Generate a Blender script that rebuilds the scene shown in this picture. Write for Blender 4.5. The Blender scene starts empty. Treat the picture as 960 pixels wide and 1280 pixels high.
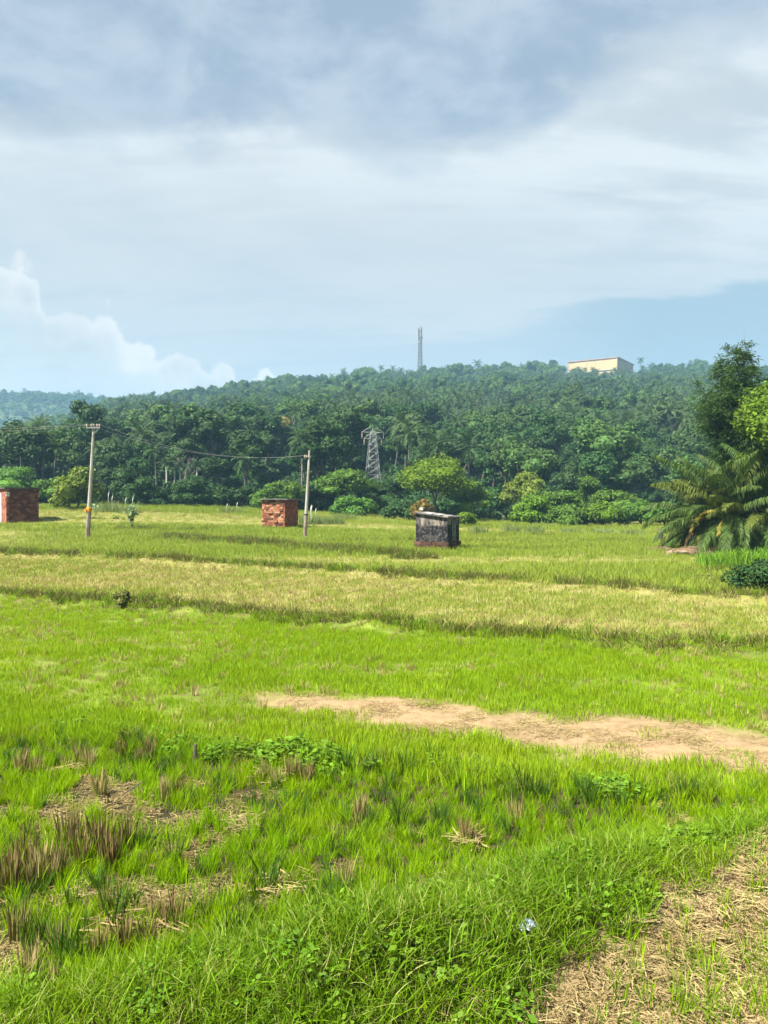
import bpy, math, random
import numpy as np
from mathutils import Vector, Matrix

R = math.radians
rng = np.random.default_rng(7)
random.seed(7)
scene = bpy.context.scene
COL = scene.collection

# ------------------------------------------------------------------ camera numbers
F, HOR, CX, CAMZ = 962.0, 625.0, 480.0, 3.0      # focal length in photo pixels, horizon row

# ------------------------------------------------------------------ small maths
def sstep(a, b, x):
    t = np.clip((np.asarray(x, float) - a) / (b - a), 0, 1)
    return t * t * (3 - 2 * t)

def _hash(ix, iy, s):
    n = (ix.astype(np.int64) * 374761393 + iy.astype(np.int64) * 668265263 + s * 982451653) & 0x7fffffff
    n = ((n ^ (n >> 13)) * 1274126177) & 0x7fffffff
    n = n ^ (n >> 16)
    return (n & 0xffff) / 65535.0

def vnoise(x, y, s=0):
    x = np.asarray(x, float); y = np.asarray(y, float)
    ix = np.floor(x); iy = np.floor(y)
    fx = x - ix; fy = y - iy
    fx = fx * fx * (3 - 2 * fx); fy = fy * fy * (3 - 2 * fy)
    a = _hash(ix, iy, s); b = _hash(ix + 1, iy, s); c = _hash(ix, iy + 1, s); d = _hash(ix + 1, iy + 1, s)
    return (a * (1 - fx) + b * fx) * (1 - fy) + (c * (1 - fx) + d * fx) * fy

def fbm(x, y, s=0, o=4):
    v = 0; a = 0.5; t = 0
    for i in range(o):
        v = v + a * vnoise(x * 2 ** i, y * 2 ** i, s + i * 17); t += a; a *= 0.5
    return v / t

def flat(px, py, z=0.0):
    d = (CAMZ - z) * F / (py - HOR)
    return ((px - CX) / F * d, d)

def poly(pts, z=0.0):
    return np.array([flat(a, b, z) for a, b in pts])

def seg_dist(P, line):
    """distance of points P (n,2) to a polyline, and the parameter side (signed by left normal)"""
    best = np.full(len(P), 1e9); side = np.zeros(len(P))
    for a, b in zip(line[:-1], line[1:]):
        ab = b - a; L2 = ab @ ab
        t = np.clip(((P - a) @ ab) / L2, 0, 1)
        q = a + t[:, None] * ab
        dd = np.hypot(*(P - q).T)
        s = ab[0] * (P[:, 1] - a[1]) - ab[1] * (P[:, 0] - a[0])
        m = dd < best
        best[m] = dd[m]; side[m] = np.sign(s[m])
    return best, side

def in_poly(P, pg):
    x, y = P[:, 0], P[:, 1]; ins = np.zeros(len(P), bool)
    j = len(pg) - 1
    for i in range(len(pg)):
        xi, yi = pg[i]; xj, yj = pg[j]
        c = ((yi > y) != (yj > y)) & (x < (xj - xi) * (y - yi) / (yj - yi + 1e-12) + xi)
        ins ^= c; j = i
    return ins

def sd_poly(P, pg):
    d, _ = seg_dist(P, np.vstack([pg, pg[:1]]))
    return np.where(in_poly(P, pg), d, -d)       # positive inside

# ------------------------------------------------------------------ the lie of the land
def line_ext(pts, z=0.0):
    l = poly(pts, z)
    a = l[0] + (l[0] - l[1]) / np.linalg.norm(l[0] - l[1]) * 12
    b = l[-1] + (l[-1] - l[-2]) / np.linalg.norm(l[-1] - l[-2]) * 12
    return np.vstack([a, l, b])

BUND1 = line_ext([(0, 750), (150, 759), (300, 772), (430, 783), (560, 795), (700, 805), (850, 814), (960, 822)])
BUND2 = line_ext([(0, 695), (200, 705), (400, 717), (600, 731), (750, 741), (900, 752), (960, 756)])
BUND3 = poly([(212, 670), (300, 673), (400, 679), (520, 688)], .45)
BANK0 = line_ext([(0, 930), (180, 940), (370, 962), (600, 992), (760, 1008), (860, 1000)])[:-1]
RIDGE = line_ext([(-60, 1330), (150, 1275), (330, 1228), (480, 1180), (640, 1130), (800, 1085), (960, 1062)], .28)
BARE = poly([(300, 864), (400, 866), (500, 872), (600, 886), (720, 898), (850, 908), (990, 928), (1060, 940), (1060, 972),
             (960, 966), (880, 968), (800, 958), (720, 944), (640, 926), (560, 912), (480, 904), (380, 890), (320, 880)])
STRAW = poly([(600, 1330), (690, 1250), (745, 1205), (810, 1155), (880, 1115), (1060, 1075), (1250, 1180), (1100, 1400), (560, 1400)])

def ground_z(x, y):
    x = np.asarray(x, float); y = np.asarray(y, float)
    shp = x.shape
    P = np.stack([x.ravel(), y.ravel()], 1)
    xx, yy = P[:, 0], P[:, 1]
    z = 2.1 * sstep(46, 84, yy) * sstep(24, -32, xx)
    m = (yy > 2) & (yy < 110)
    if m.any():
        Q = P[m]
        zz = np.zeros(len(Q))
        for L, h, w in ((BUND1, .20, .45), (BUND2, .24, .6), (BUND3, .16, .9)):
            d, s = seg_dist(Q, L); zz += h * np.exp(-(d / w) ** 2) * (.7 + .6 * vnoise(Q[:, 0] * .5, Q[:, 1] * .5, 5))
        d, s = seg_dist(Q, BANK0); zz += .10 * np.exp(-(d / .35) ** 2)
        d, s = seg_dist(Q, RIDGE); zz += .30 * np.exp(-(d / .62) ** 2) * (.75 + .5 * vnoise(Q[:, 0] * 1.1, Q[:, 1] * 1.1, 9))
        zz += (fbm(Q[:, 0] * .55, Q[:, 1] * .55, 3) - .5) * .10 * sstep(2, 5, Q[:, 1])
        zz += (fbm(Q[:, 0] * 2.2, Q[:, 1] * 2.2, 4) - .5) * .05 * sstep(14, 8, Q[:, 1])
        z[m] += zz
    z += 1.4 * sstep(3.2, .6, yy)                # the road bank the photographer stands on
    return z.reshape(shp)

def gz(x, y):
    return float(ground_z(np.array([x]), np.array([y]))[0])

def hit(px, py):
    """where the line of sight through a photo pixel first meets the fields"""
    ds = np.geomspace(3.5, 108, 1500)
    X = (px - CX) / F * ds
    Z = CAMZ - (py - HOR) / F * ds
    g = ground_z(X, ds)
    k = np.argmax(Z <= g)
    if not (Z <= g).any():
        k = len(ds) - 1
    return float(X[k]), float(ds[k]), float(g[k])

RPX = np.array([-700, -300, -60, 0, 60, 110, 150, 200, 280, 330, 400, 470, 540, 600, 680, 750, 830, 900, 960, 1100, 1400, 1800])
RPY = np.array([600, 580, 568, 562, 550, 532, 514, 509, 504, 494, 488, 478, 476, 471, 470, 472, 471, 472, 474, 482, 510, 560])
RIDGE_Y = 600.0
def hill_z(x, y):
    x = np.asarray(x, float); y = np.asarray(y, float)
    px = CX + F * x / np.maximum(y, 60)
    zr = 3 + (HOR - np.interp(px, RPX, RPY)) / F * RIDGE_Y - 2
    s = np.clip((y - 104) / (RIDGE_Y - 104), 0, 1)
    up = zr * (0.85 * s + 0.15 * s ** 2)
    back = 1 - .55 * sstep(RIDGE_Y + 10, RIDGE_Y + 260, y)
    base = 2.1 * sstep(24, -32, x)
    bump = (fbm(x / 90, y / 90, 21, 3) - .5) * 16 * s * (1 - .7 * sstep(.75, 1, s))
    return base - .8 * (1 - sstep(104, 118, y)) + up * back + bump

FPX = np.array([-900, -300, 0, 50, 100, 130, 160, 200, 260, 500, 900])
FPY = np.array([540, 510, 496, 494, 498, 504, 509, 516, 530, 560, 600])
def far_hill_z(x, y):
    x = np.asarray(x, float); y = np.asarray(y, float)
    px = CX + F * x / np.maximum(y, 60)
    zr = 3 + (HOR - np.interp(px, FPX, FPY)) / F * 1050 - 6
    s = np.clip((y - 760) / 290, 0, 1)
    return -2 + zr * s * (2 - s) * (1 - .4 * sstep(1050, 1300, y)) + (fbm(x / 70, y / 70, 31, 3) - .5) * 10 * s

# ------------------------------------------------------------------ mesh helpers
class MB:
    def __init__(self):
        self.v = []; self.q = []; self.t = []; self.n = 0
    def add(self, v, quads=None, tris=None):
        v = np.asarray(v, float).reshape(-1, 3)
        if quads is not None and len(quads): self.q.append(np.asarray(quads, int).reshape(-1, 4) + self.n)
        if tris is not None and len(tris): self.t.append(np.asarray(tris, int).reshape(-1, 3) + self.n)
        self.v.append(v); self.n += len(v); return self
    def box(self, c, s, rot=None, taper=1.0):
        h = np.array(s) / 2
        v = np.array([[-1, -1, -1], [1, -1, -1], [1, 1, -1], [-1, 1, -1], [-1, -1, 1], [1, -1, 1], [1, 1, 1], [-1, 1, 1]], float)
        v[4:, :2] *= taper
        v = v * h
        if rot is not None: v = v @ np.array(rot).T
        return self.add(v + np.array(c), [[0, 3, 2, 1], [4, 5, 6, 7], [0, 1, 5, 4], [1, 2, 6, 5], [2, 3, 7, 6], [3, 0, 4, 7]])
    def tube(self, pts, rad, sides=6, cap=True):
        pts = np.asarray(pts, float); n = len(pts)
        rad = np.broadcast_to(np.asarray(rad, float), (n,))
        tan = np.gradient(pts, axis=0); tan /= np.linalg.norm(tan, axis=1)[:, None] + 1e-9
        ref = np.array([0, 0, 1.0]) if abs(tan[0][2]) < .9 else np.array([1.0, 0, 0])
        a = np.cross(tan, ref); a /= np.linalg.norm(a, axis=1)[:, None] + 1e-9
        b = np.cross(tan, a)
        th = np.linspace(0, 2 * np.pi, sides, endpoint=False)
        v = pts[:, None, :] + rad[:, None, None] * (np.cos(th)[None, :, None] * a[:, None, :] + np.sin(th)[None, :, None] * b[:, None, :])
        q = []
        for i in range(n - 1):
            for k in range(sides):
                k2 = (k + 1) % sides
                q.append([i * sides + k, i * sides + k2, (i + 1) * sides + k2, (i + 1) * sides + k])
        vv = v.reshape(-1, 3); tr = []
        if cap:
            vv = np.vstack([vv, pts[:1], pts[-1:]]); c0 = n * sides; c1 = c0 + 1
            for k in range(sides):
                k2 = (k + 1) % sides
                tr.append([c0, k2, k]); tr.append([c1, (n - 1) * sides + k, (n - 1) * sides + k2])
        return self.add(vv, q, tr)
    def bar(self, a, b, w):
        return self.tube([a, b], w / 2, 4)
    def mesh(self, name, smooth=False):
        me = bpy.data.meshes.new(name)
        v = np.vstack(self.v) if self.v else np.zeros((0, 3))
        q = np.vstack(self.q) if self.q else np.zeros((0, 4), int)
        t = np.vstack(self.t) if self.t else np.zeros((0, 3), int)
        me.vertices.add(len(v)); me.vertices.foreach_set('co', v.ravel())
        nl = len(q) * 4 + len(t) * 3
        me.loops.add(nl); me.loops.foreach_set('vertex_index', np.concatenate([q.ravel(), t.ravel()]).astype(np.int32))
        me.polygons.add(len(q) + len(t))
        st = np.concatenate([np.arange(len(q)) * 4, len(q) * 4 + np.arange(len(t)) * 3]).astype(np.int32)
        me.polygons.foreach_set('loop_start', st)
        me.polygons.foreach_set('use_smooth', np.full(len(q) + len(t), bool(smooth)))
        me.update(calc_edges=True); me.validate()
        return me

def link(name, me, mat=None, parent=None, loc=None, rotz=0.0, smooth=False):
    if isinstance(me, MB): me = me.mesh(name, smooth)
    if mat is not None and len(me.materials) == 0: me.materials.append(mat)
    o = bpy.data.objects.new(name, me); COL.objects.link(o)
    if parent is not None: o.parent = parent
    if loc is not None: o.location = loc
    o.rotation_euler[2] = rotz
    return o

def tag(o, label, cat, group=None, kind=None):
    o['label'] = label; o['category'] = cat
    if group: o['group'] = group
    if kind: o['kind'] = kind
    return o

def thing(name, label, cat, loc=(0, 0, 0), rotz=0.0, group=None):
    o = bpy.data.objects.new(name, None); COL.objects.link(o)
    o.empty_display_size = .5
    o.location = loc; o.rotation_euler = (0, 0, rotz)
    return tag(o, label, cat, group)

def unit(v):
    return v / (np.linalg.norm(v, axis=-1, keepdims=True) + 1e-9)

# ------------------------------------------------------------------ materials
def mat_new(name):
    m = bpy.data.materials.new(name); m.use_nodes = True
    nt = m.node_tree; nt.nodes.clear()
    return m, nt, nt.nodes, nt.links

def mixc(nt, a, b, f, blend='MIX'):
    n = nt.nodes.new('ShaderNodeMix'); n.data_type = 'RGBA'; n.blend_type = blend; n.clamp_factor = True
    for sock, val in ((n.inputs[0], f), (n.inputs[6], a), (n.inputs[7], b)):
        if isinstance(val, bpy.types.NodeSocket): nt.links.new(val, sock)
        elif isinstance(val, (int, float)): sock.default_value = val
        else: sock.default_value = (*val, 1)
    return n.outputs[2]

def mth(nt, op, a, b=None, c=None, clamp=False):
    n = nt.nodes.new('ShaderNodeMath'); n.operation = op; n.use_clamp = clamp
    for i, val in enumerate((a, b, c)):
        if val is None: continue
        if isinstance(val, bpy.types.NodeSocket): nt.links.new(val, n.inputs[i])
        else: n.inputs[i].default_value = val
    return n.outputs[0]

def ss(nt, x, a, b):
    n = nt.nodes.new('ShaderNodeMapRange'); n.interpolation_type = 'SMOOTHSTEP'
    if isinstance(x, bpy.types.NodeSocket): nt.links.new(x, n.inputs[0])
    for i, val in ((1, a), (2, b)):
        if isinstance(val, bpy.types.NodeSocket): nt.links.new(val, n.inputs[i])
        else: n.inputs[i].default_value = val
    n.inputs[3].default_value = 0; n.inputs[4].default_value = 1
    return n.outputs[0]

def noise(nt, vec, scale, detail=4, rough=.55, dist=0.0):
    n = nt.nodes.new('ShaderNodeTexNoise'); n.inputs['Scale'].default_value = scale
    n.inputs['Detail'].default_value = detail; n.inputs['Roughness'].default_value = rough; n.inputs['Distortion'].default_value = dist
    if vec is not None: nt.links.new(vec, n.inputs['Vector'])
    return n.outputs['Fac']

def foliage(name, c0, c1, transl=.35, island=.35, loc_scale=.05, c2=None, rough=.6, spec=.12):
    """two leaf colours mixed per plant and per place, small differences leaf by leaf"""
    m, nt, N, L = mat_new(name)
    oi = N.new('ShaderNodeObjectInfo'); geo = N.new('ShaderNodeNewGeometry')
    loc = noise(nt, oi.outputs['Location'], loc_scale, 3)
    f = mth(nt, 'ADD', mth(nt, 'MULTIPLY', oi.outputs['Random'], .55), mth(nt, 'MULTIPLY', ss(nt, loc, .32, .68), .45))
    col = mixc(nt, c0, c1, f)
    if c2 is not None:
        col = mixc(nt, col, c2, ss(nt, geo.outputs['Random Per Island'], .80, .86))
    hsv = N.new('ShaderNodeHueSaturation'); L.new(col, hsv.inputs['Color'])
    v = mth(nt, 'ADD', 1 - island, mth(nt, 'MULTIPLY', geo.outputs['Random Per Island'], island * 2))
    L.new(v, hsv.inputs['Value'])
    h = mth(nt, 'ADD', .485, mth(nt, 'MULTIPLY', oi.outputs['Random'], .03)); L.new(h, hsv.inputs['Hue'])
    p = N.new('ShaderNodeBsdfPrincipled'); L.new(hsv.outputs[0], p.inputs['Base Color'])
    p.inputs['Roughness'].default_value = rough; p.inputs['Specular IOR Level'].default_value = spec
    out = N.new('ShaderNodeOutputMaterial')
    if transl > 0:
        tr = N.new('ShaderNodeBsdfTranslucent')
        L.new(mixc(nt, hsv.outputs[0], (1.0, 1.0, .35), .9, 'MULTIPLY'), tr.inputs['Color'])
        mx = N.new('ShaderNodeMixShader'); mx.inputs[0].default_value = transl
        L.new(p.outputs[0], mx.inputs[1]); L.new(tr.outputs[0], mx.inputs[2]); L.new(mx.outputs[0], out.inputs[0])
    else:
        L.new(p.outputs[0], out.inputs[0])
    return m

def surface(name, c0, c1, scale=3.0, rough=.85, bump=.0, c2=None, s2=12.0, lo=.35, hi=.65, spec=.2, metal=0.0, coords='Object'):
    m, nt, N, L = mat_new(name)
    tc = N.new('ShaderNodeTexCoord'); vec = tc.outputs[coords]
    n1 = noise(nt, vec, scale, 5, .6)
    col = mixc(nt, c0, c1, ss(nt, n1, lo, hi))
    if c2 is not None:
        col = mixc(nt, col, c2, ss(nt, noise(nt, vec, s2, 4, .6), .56, .70))
    p = N.new('ShaderNodeBsdfPrincipled'); L.new(col, p.inputs['Base Color'])
    p.inputs['Roughness'].default_value = rough; p.inputs['Specular IOR Level'].default_value = spec; p.inputs['Metallic'].default_value = metal
    if bump:
        b = N.new('ShaderNodeBump'); b.inputs['Strength'].default_value = bump; b.inputs['Distance'].default_value = .03
        L.new(noise(nt, vec, scale * 6, 4), b.inputs['Height']); L.new(b.outputs[0], p.inputs['Normal'])
    out = N.new('ShaderNodeOutputMaterial'); L.new(p.outputs[0], out.inputs[0])
    return m

M = {}
M['rice'] = foliage('young_rice', (.145, .285, .002), (.27, .41, .003), .52, .40, .5)
M['rice_mid'] = foliage('short_rice', (.170, .290, .004), (.255, .350, .014), .45, .25, .16)
M['bank'] = foliage('bank_grass', (.070, .165, .003), (.170, .275, .006), .42, .40, .7, c2=(.20, .22, .06))
M['bankdark'] = foliage('rough_grass', (.055, .080, .010), (.12, .13, .025), .30, .40, .5, c2=(.22, .18, .07))
M['straw'] = foliage('straw', (.20, .15, .065), (.33, .255, .12), .20, .35, .5)
M['straw_dark'] = foliage('old_straw', (.10, .075, .026), (.25, .19, .08), .10, .5, .8)
M['stubble'] = foliage('stubble', (.25, .255, .06), (.36, .34, .12), .30, .30, .12)
M['far_grass'] = foliage('far_grass', (.155, .225, .018), (.25, .29, .05), .40, .25, .05)
M['tall_grass'] = foliage('tall_grass', (.09, .21, .012), (.16, .29, .03), .40, .30, .2)
M['kans'] = foliage('kans_grass', (.13, .19, .06), (.21, .25, .10), .35, .30, .2)
M['plume'] = surface('plume', (.50, .49, .44), (.60, .59, .54), 4)
M['rice_dark'] = foliage('rice_clump', (.045, .10, .012), (.075, .15, .015), .35, .35, .5)
M['weed'] = foliage('weed', (.07, .15, .010), (.13, .22, .014), .30, .35, .5)
M['palm_far'] = foliage('palm_far', (.022, .056, .020), (.080, .122, .040), .25, .45, .02)
M['tree_far'] = foliage('tree_far', (.012, .040, .013), (.085, .145, .030), .20, .40, .015)
M['tree_dark'] = foliage('dark_leaves', (.016, .045, .014), (.040, .085, .020), .25, .45, .03)
M['tree_mid'] = foliage('mid_leaves', (.055, .120, .014), (.085, .160, .020), .30, .45, .03)
M['tree_lime'] = foliage('lime_leaves', (.070, .135, .008), (.105, .180, .012), .35, .45, .03)
M['tree_olive'] = foliage('olive_leaves', (.090, .125, .016), (.130, .165, .020), .30, .45, .03)
M['tree_rust'] = foliage('rust_leaves', (.13, .085, .02), (.16, .12, .03), .30, .45, .03)
M['blossom'] = foliage('cream_blossom', (.28, .24, .08), (.36, .31, .11), .25, .4, .03)
M['pale_leaf'] = foliage('pale_leaves', (.13, .20, .10), (.19, .25, .15), .30, .25, .03)
M['coco'] = foliage('coconut_leaves', (.036, .070, .013), (.066, .108, .020), .25, .40, .1, rough=.55, spec=.15)
M['coco_lit'] = foliage('lit_coconut_leaves', (.075, .110, .018), (.115, .145, .028), .35, .35, .1, rough=.55, spec=.15)  # sunlit yellow put into the colour of some fronds
M['coco_old'] = foliage('yellow_fronds', (.24, .20, .03), (.34, .26, .05), .30, .35, .1)
M['coco_dead'] = foliage('dead_fronds', (.12, .085, .04), (.20, .14, .07), .10, .4, .1)
M['bamboo'] = foliage('bamboo_leaves', (.022, .055, .012), (.042, .085, .016), .30, .45, .1)
M['bark'] = surface('bark', (.055, .045, .033), (.11, .092, .07), 2.5, .9)
M['bark_pale'] = surface('pale_bark', (.30, .27, .22), (.42, .39, .33), 2.0, .9)
M['bark_twig'] = surface('twig_bark', (.15, .14, .12), (.22, .205, .18), 2.0, .9)
M['bark_grey'] = surface('grey_bark', (.06, .056, .048), (.12, .112, .098), 2.0, .9)
M['culm'] = surface('bamboo_culm', (.07, .10, .03), (.13, .14, .05), 1.5, .6)
M['concrete'] = surface('weathered_concrete', (.22, .205, .175), (.31, .29, .25), 1.6, .9, .2, c2=(.14, .12, .095), s2=.9)
M['concrete_dirty'] = surface('muddy_concrete', (.13, .10, .075), (.21, .18, .14), 2.0, .95, .2)
M['galv'] = surface('galvanised_steel', (.17, .18, .18), (.25, .26, .26), 1.0, .5, 0, metal=.2)
M['mast'] = surface('grey_mast_paint', (.07, .075, .08), (.11, .115, .12), 1.0, .6)
M['wire'] = surface('wire', (.26, .27, .26), (.32, .33, .32), 1.0, .5, 0, metal=.3)
M['orange'] = surface('orange_cloth', (.45, .19, .015), (.52, .26, .02), 4)
M['porcelain'] = surface('porcelain', (.30, .22, .18), (.40, .30, .26), 4, .3)
M['dark'] = surface('dark_band', (.025, .022, .02), (.04, .035, .03), 4)
M['slab'] = surface('roof_slab', (.055, .050, .044), (.11, .10, .088), 2.2, .95, .3)
M['white'] = surface('white_paint', (.50, .50, .48), (.60, .60, .58), 3)
M['sheet'] = surface('asbestos_sheet', (.16, .155, .145), (.34, .33, .31), 2.5, .9, .1)
M['cream'] = surface('cream_wall', (.29, .225, .115), (.35, .27, .145), .12, .9, 0, c2=(.22, .17, .10), s2=.25)
M['roofred'] = surface('roof_edge', (.20, .13, .10), (.26, .18, .15), .3)
M['glass'] = surface('dark_opening', (.015, .018, .02), (.03, .033, .035), 4, .3)
M['plastic'] = surface('plastic_sheet', (.11, .16, .21), (.27, .31, .35), 9, .25, .2, spec=.5)
M['dirt'] = surface('debris', (.10, .07, .045), (.20, .15, .10), 2.5, .95, .5)

def brick_mat(name, cols, dark=None, dark_z=None):
    """blocks are real pieces; each takes its own tone, with stains"""
    m, nt, N, L = mat_new(name)
    geo = N.new('ShaderNodeNewGeometry'); tc = N.new('ShaderNodeTexCoord')
    cr = N.new('ShaderNodeValToRGB'); L.new(geo.outputs['Random Per Island'], cr.inputs[0])
    el = cr.color_ramp.elements; cr.color_ramp.interpolation = 'CONSTANT'
    el[0].position = 0; el[0].color = (*cols[0], 1)
    el[1].position = 1 / len(cols); el[1].color = (*cols[1], 1)
    for i in range(2, len(cols)):
        e = el.new(i / len(cols)); e.color = (*cols[i], 1)
    col = mixc(nt, cr.outputs[0], (.10, .05, .035), mth(nt, 'MULTIPLY', ss(nt, noise(nt, tc.outputs['Object'], 5, 5, .65), .5, .7), .7))
    if dark is not None:
        sx = N.new('ShaderNodeSeparateXYZ'); L.new(tc.outputs['Object'], sx.inputs[0])
        h = mth(nt, 'ADD', sx.outputs[2], mth(nt, 'MULTIPLY', noise(nt, tc.outputs['Object'], 2.2, 4), .8))
        col = mixc(nt, dark, col, ss(nt, h, dark_z, dark_z + .35))
    p = N.new('ShaderNodeBsdfPrincipled'); L.new(col, p.inputs['Base Color']); p.inputs['Roughness'].default_value = .95
    p.inputs['Specular IOR Level'].default_value = .1
    b = N.new('ShaderNodeBump'); b.inputs['Strength'].default_value = .6; b.inputs['Distance'].default_value = .03
    L.new(noise(nt, tc.outputs['Object'], 18, 4), b.inputs['Height']); L.new(b.outputs[0], p.inputs['Normal'])
    out = N.new('ShaderNodeOutputMaterial'); L.new(p.outputs[0], out.inputs[0])
    return m
M['laterite'] = brick_mat('laterite_blocks', [(.24, .098, .050), (.18, .068, .036), (.32, .17, .095), (.13, .048, .028), (.26, .12, .065), (.08, .036, .026)], (.09, .035, .022), .55)
M['laterite_red'] = brick_mat('red_laterite', [(.20, .062, .034), (.16, .045, .026), (.23, .085, .045)])
M['redbrick'] = brick_mat('dark_red_brick', [(.125, .040, .024), (.095, .030, .020), (.15, .055, .034), (.07, .026, .018), (.18, .08, .055)], (.04, .018, .013), .5)
M['redbrick_lit'] = brick_mat('sunlit_brick', [(.25, .09, .06), (.20, .07, .05), (.28, .13, .085)])  # brighter copy of the shed brick, sun on the side wall painted in
M['plinth'] = brick_mat('plinth_blocks', [(.075, .038, .027), (.055, .030, .023), (.11, .060, .042), (.04, .027, .022)], (.035, .024, .02), .3)

def mould_mat():
    m, nt, N, L = mat_new('mouldy_render')
    tc = N.new('ShaderNodeTexCoord'); sx = N.new('ShaderNodeSeparateXYZ'); L.new(tc.outputs['Object'], sx.inputs[0])
    mp = N.new('ShaderNodeMapping'); mp.inputs['Scale'].default_value = (5, 5, .8); L.new(tc.outputs['Object'], mp.inputs[0])
    st = noise(nt, mp.outputs[0], 1.0, 5, .65)
    light = mixc(nt, (.21, .18, .15), (.050, .046, .042), ss(nt, st, .38, .60))
    h = mth(nt, 'ADD', sx.outputs[2], mth(nt, 'MULTIPLY', mth(nt, 'SUBTRACT', noise(nt, tc.outputs['Object'], 2.5, 5, .6), .5), .9))
    dark = mixc(nt, (.010, .010, .012), (.085, .080, .075), ss(nt, noise(nt, tc.outputs['Object'], 7, 6, .7), .42, .70))
    col = mixc(nt, dark, light, ss(nt, h, 1.50, 1.72))
    col = mixc(nt, col, (.02, .02, .022), mth(nt, 'MULTIPLY', ss(nt, noise(nt, mp.outputs[0], 2.2, 4, .6), .58, .72), .35))
    p = N.new('ShaderNodeBsdfPrincipled'); L.new(col, p.inputs['Base Color']); p.inputs['Roughness'].default_value = .95
    p.inputs['Specular IOR Level'].default_value = .1
    b = N.new('ShaderNodeBump'); b.inputs['Strength'].default_value = .4; b.inputs['Distance'].default_value = .02
    L.new(noise(nt, tc.outputs['Object'], 14, 4), b.inputs['Height']); L.new(b.outputs[0], p.inputs['Normal'])
    out = N.new('ShaderNodeOutputMaterial'); L.new(p.outputs[0], out.inputs[0])
    return m
M['mould'] = mould_mat()

# ------------------------------------------------------------------ ground sheet
def axis(parts):
    a = [parts[0][0]]
    for x0, x1, step, grow in parts:
        x = a[-1]; s = step
        while x < x1 - s * .5:
            x += s; s *= grow; a.append(x)
    return np.array(a)

def masks(P):
    """what covers the fields at each point: numbers 0..1"""
    x, y = P[:, 0], P[:, 1]
    n = fbm(x * .9, y * .9, 41); n2 = fbm(x * 3.1, y * 3.1, 42)
    bare = sstep(-.50, .35, sd_poly(P, BARE) + (n - .5) * 1.3 + (n2 - .5) * .9)
    straw = sstep(-.22, .18, sd_poly(P, STRAW) + (n - .5) * .55 + (n2 - .5) * .35)
    d1, s1 = seg_dist(P, BUND1); d2, s2 = seg_dist(P, BUND2); d0, s0 = seg_dist(P, BANK0); dr, sr = seg_dist(P, RIDGE)
    beyond1 = s1 > 0; beyond2 = s2 > 0; beyond0 = s0 > 0
    return dict(bare=bare, straw=straw, d1=d1, d2=d2, d0=d0, dr=dr, b1=beyond1, b2=beyond2, b0=beyond0, below=(sr < 0))

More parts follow.
